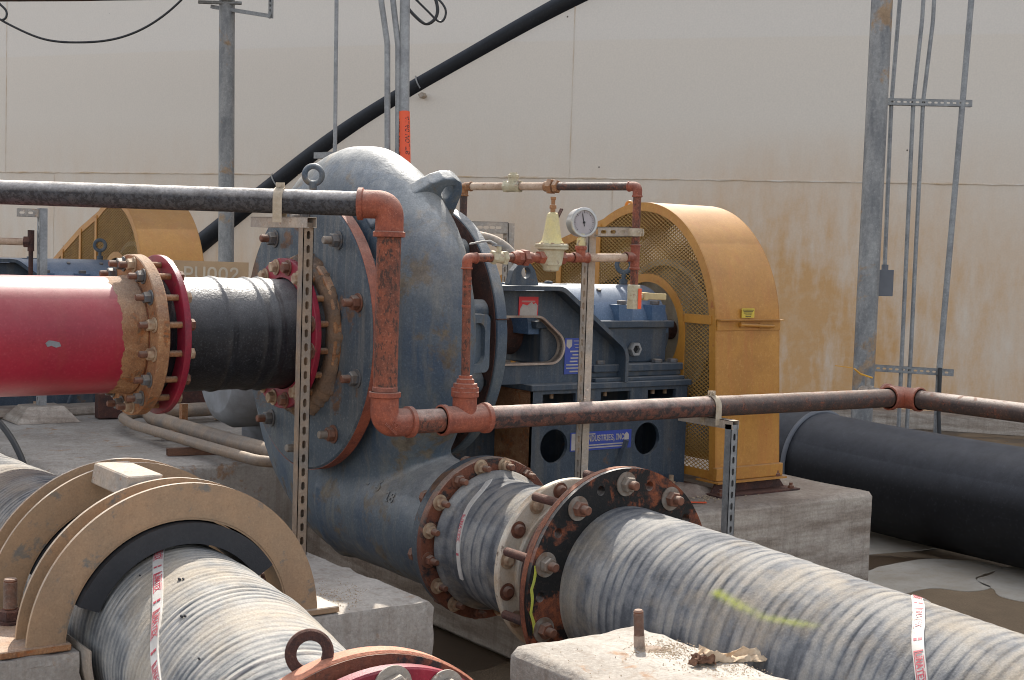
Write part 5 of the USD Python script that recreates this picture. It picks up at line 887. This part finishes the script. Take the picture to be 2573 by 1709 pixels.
for k in range(1900):
    t = RNG.random()
    if t < 0.45: c = np.array([2.66, 2.89])+RNG.normal(0, 1, 2)*[0.055, 0.04]
    elif t < 0.9: c = np.array([2.72, 2.72])+RNG.normal(0, 1, 2)*[0.07, 0.07]
    else: c = np.array([RNG.uniform(2.32, 2.78), RNG.uniform(2.3, 3.08)])
    if 2.31 < c[0] < 2.77 and 2.1 < c[1] < 3.10: pebble([*c, -1.1195], RNG.uniform(0.0008, 0.0024))
for k in range(500):
    c = np.array([2.16, 3.86])+RNG.normal(0, 1, 2)*[0.08, 0.10]
    if 1.9 < c[0] < 2.36 and 3.69 < c[1] < 4.5: pebble([*c, -1.1195], RNG.uniform(0.001, 0.0026))
for k in range(600):
    c = np.array([4.62, 4.82])+RNG.normal(0, 1, 2)*[0.14, 0.07]; pebble([*c, -1.139], RNG.uniform(0.002, 0.006))
single('sand', cat(*gr), 'sand', 'loose sand and grit lying on the concrete blocks', 'sand', kind='stuff', smooth=False)
def mound(name, label, c, sx, sy, h, seed):
    n = 30; u = np.linspace(-1, 1, n); U, V = np.meshgrid(u, u, indexing='ij'); rr = np.hypot(U, V); P3 = np.stack([U*3, V*3, 0*U], -1); Pp = np.stack([c[0]+U*sx, c[1]+V*sy, c[2]-0.004+h*np.clip(1-rr**1.5, -0.02, 1)*(0.5+meshkit.fbm(P3, 4, seed))], -1); single(name, grid(Pp, False), 'grout', label, 'grout', smooth=50)
mound('grout_heap', 'sloppy heap of grout at the foot of the near pump frame beside the guard', (4.60, 4.90, -1.139), 0.20, 0.13, 0.055, 4)
mound('grout_heap', 'small sand patch around the bare stud on the right block', (2.64, 2.92, -1.1195), 0.06, 0.045, 0.006, 6)
single('orange_strip', obox([4.44, 4.66, -1.134], nrm([0.8, -0.5, 0]), nrm([0.5, 0.8, 0]), Zv, 0.11, 0.018, 0.004), 'orange', 'scrap of orange plastic lying left of the guard foot', 'plastic scrap', smooth=False)

# ================================================================== water piping
WY = 4.366; RB_ = 0.0445
PA = np.array([2.593, WY, 0.15]); PB = np.array([2.593, WY, -0.645]); ud_ = nrm([-1.129, 0.876, 0.0025])
wp = thing('water_pipe', 'dusty black pipe run with red oxide elbows crossing in front of the pump', 'pipe', (2.6, WY, -1.0))
obj('upper_pipe', cyl(PA+ud_*2.1, PA+ud_*0.10, RB_, 40), 'pipe_black', wp)
obj('elbow', elbow(PA, ud_, -Zv, RB_), 'oxide', wp, smooth=40)
obj('riser', cyl(PA-Zv*0.11, PB+Zv*0.11, RB_, 40), 'pipe_rust', wp)
obj('thread', lathe([(0, RB_+0.0008)]+[(0.002+0.0016*k, RB_+(0.0022 if k % 2 else 0.0004)) for k in range(10)]+[(0.02, RB_+0.0005)], PB+Zv*0.115, Zv, 40), 'oxide', wp, smooth=False)
obj('elbow', elbow(PB, Zv, X, RB_), 'oxide', wp, smooth=40)
def el_text(txt, h, s0, t0):
    def fn(s, t, hh):
        th = (s0+s)/0.16; return PB+np.array([0.06, 0, 0.06])+np.array([0, 0, 0])+(0.065-0.006+t*0.9+t0)*np.array([math.cos(th), 0, math.sin(th)])*1.0-Y*(math.sqrt(max(0.0001, (RB_*1.17)**2-(t+t0)**2))+hh-0.001)
    return wrap(fn, meshkit.text_mesh(txt, h, 0.002, True))
obj('cast_lettering', cat(flat_text('SG', 0.016, 0.003, PB+np.array([-0.002, -0.0512, 0.004]), nrm([0.8, 0, -0.6]), nrm([0.6, 0, 0.8])), flat_text('THAILAND', 0.010, 0.003, PB+np.array([-0.028, -0.0505, 0.004]), nrm([0.75, 0, -0.66]), nrm([0.66, 0, 0.75]), squeeze=0.9)), 'oxide', wp, smooth=False)
TX = 2.945
obj('nipple', cyl(PB+X*0.10, [TX-0.10, WY, -0.645], RB_, 40), 'pipe_rust', wp)
obj('tee', tee([TX, WY, -0.645], X, Zv, RB_, 0.040), 'oxide', wp, smooth=40)
obj('reducer', cat(hexprism([TX, WY, -0.543], Zv, 0.054, 0.022, 0.2), lathe([(0, 0.047), (0.014, 0.045), (0.016, 0.034), (0.03, 0.033), (0.034, 0.026), (0.044, 0.0255)], [TX, WY, -0.523], Zv, 32)), 'oxide', wp, smooth=30)
obj('long_pipe', cyl([TX+0.09, WY, -0.645], [4.20, WY, -0.648], RB_, 40), 'pipe_mid', wp); obj('long_pipe', cyl([4.20, WY, -0.648], [5.43, WY, -0.655], RB_, 40), 'pipe_brown', wp)
TC = np.array([5.52, WY, -0.655])
obj('tee', tee(TC, Y, -X, RB_, None), 'oxide', wp, smooth=40)
obj('side_pipe', cyl(TC-Y*0.09, TC-Y*2.6, RB_, 40), 'pipe_brown', wp); 
lv = thing('lever_valve', 'little valve with a yellow lever behind the brown pipe tee', 'valve', (5.6, 4.72, -0.66))
obj('body', cat(cyl([5.52, 4.46, -0.66], [5.52, 4.62, -0.66], 0.036, 24), hexprism([5.52, 4.56, -0.66], Y, 0.046, 0.05), cyl([5.52, 4.585, -0.62], [5.52, 4.585, -0.575], 0.014, 14)), 'galv_dusty', lv); obj('lever', cat(tube([[5.53, 4.565, -0.578], [5.48, 4.60, -0.56], [5.455, 4.62, -0.535]], 0.005, 10), obox([5.415, 4.65, -0.527], nrm([-0.8, 0.6, 0.1]), nrm([0.6, 0.8, 0]), Zv, 0.09, 0.013, 0.004)), 'lever', lv)

# small branch line above the tee
rs = 0.0167; BZ0, BZ1 = -0.030, -0.012
br = thing('branch_pipe', 'thin rusty branch pipe with fittings looping above the pump shaft', 'pipe', (TX, WY, -0.5))
EC = np.array([TX-0.008, WY, -0.033])
obj('riser', cyl([TX, WY, -0.485], EC-Zv*0.04, rs, 24), 'pipe_rust', br); 
for z_ in (-0.115, -0.135, -0.155, -0.22): obj('thread_tape', cyl([TX-0.006, WY, z_], [TX-0.006, WY, z_+0.009], rs+0.0008, 20), 'oxide', br)
obj('elbow', elbow(EC, -Zv, X, rs), 'oxide', br, smooth=40)
bz = lambda x: np.interp(x, [2.92, 3.77], [-0.033, -0.014])
def seg(x0, x1, mat, r=rs): obj('pipe', cyl([x0, WY, bz(x0)], [x1, WY, bz(x1)], r, 24), mat, br)
seg(2.975, 3.06, 'pipe_rust'); seg(3.11, 3.17, 'pipe_rust'); seg(3.235, 3.30, 'oxide'); seg(3.37, 3.44, 'oxide'); seg(3.52, 3.73, 'pipe_pale')
obj('union', cat(hexprism([3.165, WY, bz(3.19)], X, 0.030, 0.026, 0.3), hexprism([3.193, WY, bz(3.19)], X, 0.034, 0.024, 0.1), lathe([(0, 0.024), (0.02, 0.022)], [3.217, WY, bz(3.2)], X, 20), lathe([(0, 0.021), (0.02, 0.026)], [3.146, WY, bz(3.2)], X, 20)), 'oxide', br, smooth=25)
obj('tee', cat(tee([3.482, WY, bz(3.482)], X, Zv, rs), hexprism([3.482, WY, bz(3.48)+0.032], Zv, 0.024, 0.016), cyl([3.482, WY, bz(3.48)+0.045], [3.482, WY, bz(3.48)+0.062], 0.014, 16)), 'oxide', br, smooth=35)
ET = np.array([3.768, WY, BZ1]); obj('tee', tee(ET, Zv, -X, rs, L=0.052), 'oxide', br, smooth=35)
obj('drop_pipe', cyl(ET-Zv*0.03, [3.768, WY, -0.125], rs, 24), 'pipe_rust', br); obj('riser', cyl(ET+Zv*0.04, [3.768, WY, 0.245], rs, 24), 'pipe_rust', br)
EQ = np.array([3.768, WY, 0.278]); ED = np.array([3.472, 5.205, 0.278]); dd_ = nrm(ED-EQ)
obj('elbow', elbow(EQ, -Zv, dd_, rs), 'oxide', br, smooth=40)
Lq = np.linalg.norm(ED-EQ); at_ = lambda t: EQ+dd_*Lq*t
obj('pipe', cyl(at_(0.03), at_(0.44), rs, 24), 'pipe_brown', br); obj('pipe', cyl(at_(0.49), at_(0.66), rs, 24), 'pipe_pale', br); obj('pipe', cyl(at_(0.73), at_(0.97), rs, 24), 'pipe_pale', br)
obj('union', cat(hexprism(at_(0.435), dd_, 0.029, 0.022, 0.2), hexprism(at_(0.465), dd_, 0.035, 0.024, 0.0), lathe([(0, 0.025), (0.02, 0.022)], at_(0.49), dd_, 18)), 'rust_tan', br, smooth=25)
obj('elbow', elbow(ED, -dd_, -Zv, rs), 'rust_tan', br, smooth=40); obj('drop_pipe', cyl(ED-Zv*0.04, ED-Zv*0.45, rs, 24), 'pipe_brown', br)
cv_ = thing('check_valve', 'small pale capped valve on the top loop of thin pipe', 'valve', at_(0.70)-Zv*0.03)
obj('body', cat(cyl(at_(0.655), at_(0.745), 0.024, 24), hexprism(at_(0.655), dd_, 0.028, 0.018), hexprism(at_(0.73), dd_, 0.028, 0.018), cyl(at_(0.70), at_(0.70)+Zv*0.04, 0.022, 24)), 'valve_grey', cv_, smooth=30); obj('cap', lathe([(0, 0.025), (0.012, 0.025), (0.014, 0.018), (0.022, 0.016)], at_(0.70)+Zv*0.038, Zv, 20), 'valve_grey', cv_)
# ball valve near the elbow
bv = thing('ball_valve', 'small ball valve with thin pale lever beside the top elbow of the branch pipe', 'valve', (3.085, WY, -0.03))
zb = bz(3.085); obj('body', cat(cyl([3.05, WY, zb], [3.118, WY, zb], 0.021, 24), hexprism([3.048, WY, zb], X, 0.027, 0.018, 0.3), hexprism([3.098, WY, zb], X, 0.028, 0.020, 0.1), cyl([3.082, WY, zb], [3.082, WY, zb+0.045], 0.0095, 14)), 'valve_grey', bv, smooth=30)
obj('lever', cat(obox([3.075, WY, zb+0.046], X, Y, Zv, 0.04, 0.02, 0.006), tube([[3.07, WY, zb+0.048], [3.045, WY+0.01, zb+0.062], [3.02, WY+0.02, zb+0.06], [2.965, WY+0.03, zb+0.048]], [0.006, 0.005, 0.004, 0.004], 10)), 'galv', bv)
# pressure regulator
rg_ = thing('pressure_regulator', 'cream bell shaped pressure regulator on the branch pipe', 'regulator', (3.335, WY, -0.08)); xr, zr = 3.335, bz(3.335)
obj('body', lathe([(-0.055, 0.018), (-0.05, 0.03), (-0.035, 0.034), (-0.028, 0.042), (0.005, 0.047), (0.028, 0.05), (0.034, 0.06)], [xr, WY, zr], Zv, 40), 'valve_grey', rg_)
obj('inlet', hexprism([xr-0.065, WY, zr], X, 0.027, 0.03), 'oxide', rg_, smooth=25); obj('outlet', hexprism([xr+0.038, WY, zr], X, 0.027, 0.025), 'oxide', rg_, smooth=25)
obj('rim', lathe([(0, 0.058), (0.0, 0.066), (0.008, 0.067), (0.010, 0.064), (0.012, 0.067), (0.019, 0.066), (0.020, 0.058)], [xr, WY, zr+0.034], Zv, 40), 'valve_grey', rg_, smooth=30)
for k in range(8): obj('screw', hexprism([xr+0.056*math.cos(k*PI/4+.2), WY+0.056*math.sin(k*PI/4+.2), zr+0.0535], Zv, 0.0065, 0.005), 'bolt_tan', rg_, smooth=False)
obj('bonnet', lathe([(0.0, 0.052), (0.006, 0.046), (0.015, 0.0395), (0.04, 0.034), (0.08, 0.028), (0.105, 0.0245), (0.118, 0.021), (0.124, 0.013)], [xr, WY, zr+0.054], Zv, 40), 'cream', rg_)
obj('adjusting_screw', cat(lathe([(0.0, 0.010), (0.02, 0.010), (0.022, 0.013), (0.03, 0.013), (0.032, 0.008), (0.05, 0.008), (0.052, 0.011), (0.062, 0.011)], [xr, WY, zr+0.176], Zv, 16), hexprism([xr, WY, zr+0.192], Zv, 0.014, 0.010)), 'rust_tan', rg_, smooth=25)
obj('tag', obox([xr+0.02, WY-0.01, zr+0.165], nrm([0.9, 0.2, -0.5]), nrm([0, 1, 0.1]), nrm([0.5, 0, 0.9]), 0.004, 0.018, 0.065), 'rust_dark', rg_, smooth=False)
# gauge
ga = thing('pressure_gauge', 'round steel pressure gauge with grey dial beside the slotted stand', 'gauge', (3.482, WY, 0.05)); gn = nrm([-0.18, -0.98, 0.02]); gc = np.array([3.487, WY, 0.120])
obj('case', lathe([(-0.042, 0.02), (-0.042, 0.05), (-0.036, 0.056), (0.0, 0.056), (0.004, 0.060), (0.014, 0.060), (0.017, 0.057), (0.017, 0.049), (0.008, 0.048)], gc, gn, 56), 'chrome', ga)
ge1 = nrm(np.cross(Zv, gn)); ge2 = np.cross(gn, ge1); dl = obj('dial', cyl(gc+gn*0.008, gc+gn*0.010, 0.0485, 48), 'dial', ga)
obj('needle', obox(gc+gn*0.0118+(-0.003)*ge1+0.010*ge2, nrm(-0.2*ge1+ge2), gn, nrm(ge1+0.2*ge2), 0.052, 0.001, 0.0032), 'ink', dl, smooth=False); obj('needle_hub', cyl(gc+gn*0.0105, gc+gn*0.0135, 0.005, 16), 'ink', dl)
obj('scale_ticks', cat(*[obox(gc+gn*0.0108+0.041*(math.cos(q)*ge1+math.sin(q)*ge2), math.cos(q)*ge1+math.sin(q)*ge2, gn, -math.sin(q)*ge1+math.cos(q)*ge2, 0.008 if k % 4 == 0 else 0.004, 0.0006, 0.0016 if k % 4 == 0 else 0.0008) for k, q in enumerate(np.linspace(-0.25*PI, 1.25*PI, 25))]), 'ink', dl, smooth=False)
obj('stem', cat(cyl([3.482, WY, 0.03], [3.484, WY, 0.075], 0.014, 16), hexprism([3.482, WY, 0.028], Zv, 0.018, 0.03)), 'cream', ga)
# drain valve at the lower end
dv_ = thing('ball_valve', 'vertical drain valve with a yellowish lever hanging under the branch pipe', 'valve', (3.768, WY, -0.2))
obj('body', cat(hexprism([3.768, WY, -0.225], Zv, 0.030, 0.036, 0.3), cyl([3.768, WY, -0.19], [3.768, WY, -0.15], 0.026, 24), hexprism([3.768, WY, -0.152], Zv, 0.030, 0.026, 0.3), cyl([3.768, WY-0.0, -0.172], [3.812, WY-0.006, -0.172], 0.010, 14)), 'valve_grey', dv_, smooth=30)
obj('paint_drip', box(3.768, 3.786, WY-0.0300, WY-0.0282, -0.224, -0.14), 'orange', dv_, smooth=False)
obj('lever', cat(obox([3.822, WY-0.006, -0.172], X, Y, Zv, 0.024, 0.034, 0.034, 0.004), obox([3.875, WY-0.02, -0.172], nrm([1, -0.12, -0.02]), nrm([0.12, 1, 0]), Zv, 0.10, 0.008, 0.028, 0.003)), 'brass', dv_)

# ------------------------------------------------------------------ slotted support stands
def clampband(t, c, axis, r, down):
    e = nrm(np.cross(axis, down)); dn = nrm(down); ps = [np.asarray(c)+dn*0.075+e*(r+0.002)*1.0]
    for q in np.linspace(0, PI, 20): ps.append(np.asarray(c)+(r+0.0025)*(math.cos(q)*e-math.sin(q)*dn))
    ps.append(np.asarray(c)+dn*0.075-e*(r+0.002)); ps = np.array(ps); a = nrm(axis)*0.0165
    nr = np.array([nrm(p-np.asarray(c)) for p in ps])*0.003; G = np.stack([ps-a, ps+a, ps+a+nr, ps-a+nr], 1); g = grid(G, True)
    return cat(g, cyl(np.asarray(c)-dn*(r+0.012)-e*0.016, np.asarray(c)-dn*(r+0.012)+e*0.016, 0.006, 10), obox(np.asarray(c)-dn*(r+0.010)+e*0.007, axis, e, dn, 0.030, 0.003, 0.026), obox(np.asarray(c)-dn*(r+0.010)-e*0.007, axis, e, dn, 0.030, 0.003, 0.026))
s1 = thing('pipe_stand', 'slotted steel stand holding up the dusty black pipe left of the pump', 'pipe stand', (2.31, 4.47, -EYE))
obj('upright', strut([2.313, 4.47, -EYE+0.001], [2.313, 4.47, 0.075], -Y, w=0.041, d=0.041, openside=True), 'strut_dull', s1, smooth=False)
c1_ = PA+ud_*(2.593-2.262)/1.129*1.429; obj('arm', strut([2.313, 4.43, 0.077], [2.30, 4.86, 0.077], [0, 0, 1], slots=False), 'galv_dusty', s1, smooth=False)
cl1 = np.array([PA[0]+ud_[0]*0.40, PA[1]+ud_[1]*0.40, 0.151]); obj('clamp', clampband(s1, cl1, ud_, RB_, [0, 0, -1]), 'clamp_steel', s1, smooth=40); obj('base_plate', box(2.24, 2.39, 4.40, 4.54, -EYE+0.0011, -EYE+0.011), 'galv', s1, smooth=False)
s2 = thing('pipe_stand', 'tall slotted steel stand with a side arm behind the pressure gauge', 'pipe stand', (3.60, 4.455, -EYE))
obj('upright', strut([3.60, 4.462, -EYE+0.001], [3.60, 4.462, 0.115], -X, openside=True), 'galv_dusty', s2, smooth=False)
obj('arm', strut([3.585, 4.40, 0.086], [3.775, 4.40, 0.092], -Y, slots=True, openside=True, d=0.03), 'galv_dusty', s2, smooth=False); obj('clamp', clampband(s2, [3.768, WY, 0.09], Zv, rs, [0, 1, 0]), 'clamp_steel', s2, smooth=40); obj('base_plate', box(3.53, 3.67, 4.39, 4.485, -EYE+0.0011, -EYE+0.011), 'galv', s2, smooth=False)
s3 = thing('pipe_stand', 'short slotted steel stand under the long rusty pipe before the guard', 'pipe stand', (4.26, 4.26, -EYE))
obj('upright', strut([4.262, 4.262, -EYE+0.001], [4.262, 4.262, -0.715], -Y, openside=True), 'galv', s3, smooth=False)
obj('arm', strut([4.262, 4.24, -0.715], [4.262, 4.58, -0.715], [0, 0, 1], slots=False), 'galv_dusty', s3, smooth=False); obj('clamp', clampband(s3, [4.235, WY, -0.648], X, RB_, [0, 0, -1]), 'clamp_steel', s3, smooth=40); obj('base_plate', box(4.19, 4.33, 4.19, 4.33, -EYE+0.0011, -EYE+0.011), 'galv', s3, smooth=False)
# far stand on a mortar pad, with its pipe
s4 = thing('pipe_stand', 'far slotted stand on a mortar pad behind the crimson pipe at left', 'pipe stand', (2.66, 8.62, -1.14))
obj('upright', strut([2.665, 8.62, -1.085], [2.668, 8.65, 0.165], -X, w=0.055, d=0.05), 'galv', s4, smooth=False); obj('arm', strut([2.53, 8.70, 0.135], [2.66, 8.66, 0.135], -Y, slots=True, w=0.05), 'galv_dusty', s4, smooth=False)
pm = [Polygon([(-a, -b), (a, -b), (a, b), (-a, b)]) for a, b in ((0.18, 0.16), (0.10, 0.09))]; V8 = np.array([[2.665+x*a, 8.62+y*b, z] for a, b, z in ((0.19, 0.17, -1.139), (0.11, 0.095, -1.045)) for x, y in ((-1, -1), (1, -1), (1, 1), (-1, 1))])
obj('mortar_pad', trimesh.convex.convex_hull(V8), 'plinth', s4, smooth=False)
fp_ = thing('branch_pipe', 'thin far rusty pipe at the left edge with a small collar', 'pipe', (2.3, 8.8, -0.1))
obj('pipe', cyl([1.7, 9.2, -0.05], [2.60, 8.73, -0.043], 0.022, 20), 'pipe_pale', fp_); obj('union', cat(hexprism([2.585, 8.735, -0.043], nrm([0.88, -0.47, 0]), 0.038, 0.04), cyl([2.62, 8.71, -0.1], [2.62, 8.71, 0.03], 0.02, 18), cyl([2.62, 8.71, -0.32], [2.62, 8.71, -0.10], 0.014, 16)), 'rust_dark', fp_, smooth=25)
# rack rail seen over the hub ring
s5 = thing('pipe_stand', 'slotted bracket seen above the pump hub ring against the tank', 'pipe stand', (4.2, 5.87, -1.14))
obj('upright', strut([4.205, 5.875, -1.13], [4.205, 5.875, 0.14], -X, w=0.045), 'galv_dusty', s5, smooth=False); obj('arm', strut([3.72, 6.22, 0.11], [4.20, 5.875, 0.115], nrm([-0.58, -0.81, 0]), w=0.06, pitch=0.032), 'galv_dusty', s5, smooth=False)
single('cable', tube(spline([[3.60, 5.50, 0.05], [3.68, 5.44, 0.062], [3.75, 5.39, 0.05], [3.81, 5.33, 0.005], [3.835, 5.28, -0.06], [3.84, 5.25, -0.15]], 24), 0.024, 12), 'galv_dusty', 'fat pale flexible conduit arching over the bearing pedestal', 'cable')
# ================================================================== motor, conduits and things on the motor slab
mo = thing('electric_motor', 'grey electric motor with a perforated fan cowl under the black suction hose', 'motor', (3.6, 7.1, -1.14)); MC = np.array([3.13, 7.07, -0.72])
cw = obj('fan_cowl', lathe([(0.0, 0.21), (0.0, 0.218), (0.025, 0.262), (0.10, 0.30), (0.22, 0.30), (0.22, 0.28)], MC, X, 64), 'motor', mo); 
def perforated(c, R, pitch=0.016):
    hs = [];
    for j in range(-20, 21):
        for i in range(-20, 21):
            y, z = (i+0.5*(j % 2))*pitch, j*pitch*0.866
            if math.hypot(y, z) < R-0.008: hs.append(Point(y, z).buffer(pitch*0.36, quad_segs=2))
    return prism(Point(0, 0).buffer(R, quad_segs=16).difference(shapely.union_all(hs)), c, -Y, Zv, 0.003)
obj('grille', perforated(MC+X*0.004, 0.212), 'motor', cw, smooth=False); obj('dark_back', cyl(MC+X*0.03, MC+X*0.034, 0.22, 40), 'black_hole', cw)
bd = obj('body', lathe([(0, 0.26), (0.02, 0.285), (1.1, 0.285), (1.12, 0.2), (1.3, 0.05)], MC+X*0.2205, X, 48), 'motor', mo)
for k in range(28):
    a_ = k*2*PI/28; dv = np.array([0, math.cos(a_), math.sin(a_)]); obj('fin', obox(MC+X*0.80+dv*0.295, X, dv, np.cross(X, dv), 0.95, 0.03, 0.006), 'motor', bd, smooth=False)
obj('foot', cat(box(3.45, 3.65, 6.72, 7.42, -1.138, -1.07), box(4.1, 4.3, 6.72, 7.42, -1.138, -1.07), box(3.4, 4.35, 6.85, 7.3, -1.07, -0.95)), 'motor', mo, smooth=False); obj('terminal_box', box(4.0, 4.36, 7.0, 7.46, -0.50, -0.30, 0.01), 'grey_box', mo)
gl = [[3.42, 6.05, -1.06], [3.14, 6.30, -1.06], [3.105, 7.0, -1.06], [3.10, 7.9, -1.06], [3.16, 8.12, -1.06], [3.30, 8.18, -1.06], [3.9, 8.22, -1.06]]
line_tube('conduit', 'thicker bent conduit lying on the slab under the black suction hose', gl, 0.044, 'strut_dull', 'conduit', rad=0.22)
line_tube('conduit', 'thinner bent conduit lying beside the thicker one on the slab', [[3.30, 5.98, -1.075], [2.99, 6.22, -1.075], [2.955, 7.0, -1.075], [2.925, 7.75, -1.075], [2.98, 8.10, -1.075], [3.2, 8.30, -1.075], [3.9, 8.36, -1.075]], 0.028, 'strut_dull', 'conduit', rad=0.2)
single('bracket', strut([2.82, 6.98, -1.12], [3.22, 6.90, -1.12], [0, 0, 1], slots=False), 'wood', 'brown channel piece under the two conduits on the slab', 'bracket', smooth=False)
single('bracket', cat(strut([2.98, 7.55, -1.10], [3.32, 7.30, -1.10], [0, 0, 1], slots=False), box(3.10, 3.135, 7.46, 7.50, -1.08, -0.93)), 'rust_tan', 'upright bracket on the slab holding the conduits near the fan cowl', 'bracket', smooth=False)
tk_ = thing('motor_rail', 'rusty steel foot plate on the slab left of the suction cover', 'foot plate', (3.25, 6.9, -1.14))
obj('plate', box(3.28, 3.62, 6.66, 7.0, -1.138, -1.10, 0.004), 'rust_tan', tk_); obj('bolt', cat(hexprism([3.42, 6.9, -1.10], Zv, 0.03, 0.03), cyl([3.42, 6.9, -1.07], [3.42, 6.9, -1.03], 0.014, 12)), 'rust_bolt', tk_, smooth=25); obj('web', obox([3.46, 6.78, -1.06], nrm([0.6, 0.8, 0.5]), nrm([0.8, -0.6, 0]), nrm([-.3, -.4, 0.8]), 0.12, 0.012, 0.06), 'rust_dark', tk_, smooth=False)
single('frame_rail', box(3.0, 4.4, 8.55, 8.62, -1.138, -0.98, 0.004), 'rust_dark', 'brown steel rail on the slab behind the fan cowl', 'steel rail')
single('cable', tube(spline([[1.9, 7.9, -1.08], [1.99, 7.7, -0.92], [2.06, 7.45, -0.96], [2.10, 7.2, -1.08], [2.11, 7.05, -1.2], [2.10, 6.95, -1.4]], 30), 0.016, 10), 'cable', 'black cable arching over the slab edge at far left', 'cable')
# ================================================================== right background: big pipe and small things
bg = thing('slurry_main', 'large black polyethylene pipe lying along the ground at right', 'pipe', (7.1, 5.0, -EYE))
bpth = spline([[6.95, 10.2, -1.27], [7.10, 8.2, -1.28], [7.14, 7.0, -1.33], [7.13, 6.0, -1.375], [7.10, 4.5, -1.39], [7.06, 3.0, -1.40], [7.02, 1.0, -1.40]], 60)
obj('pipe', tube(bpth, 0.345, 72), 'hdpe', bg); ci = bpth[np.argmin(abs(bpth[:, 1]-6.35))]
obj('strap', tube([ci+0.352*np.array([math.cos(q), 0, math.sin(q)]) for q in np.linspace(0, 2*PI, 61)[:-1]], 0.016, 10, False, True), 'grey_box', bg)
for y_ in (2.2, 8.0): obj('sleeper', box(6.7, 7.5, y_, y_+0.2, -EYE+0.001, -EYE+0.03), 'wood', bg, smooth=False)
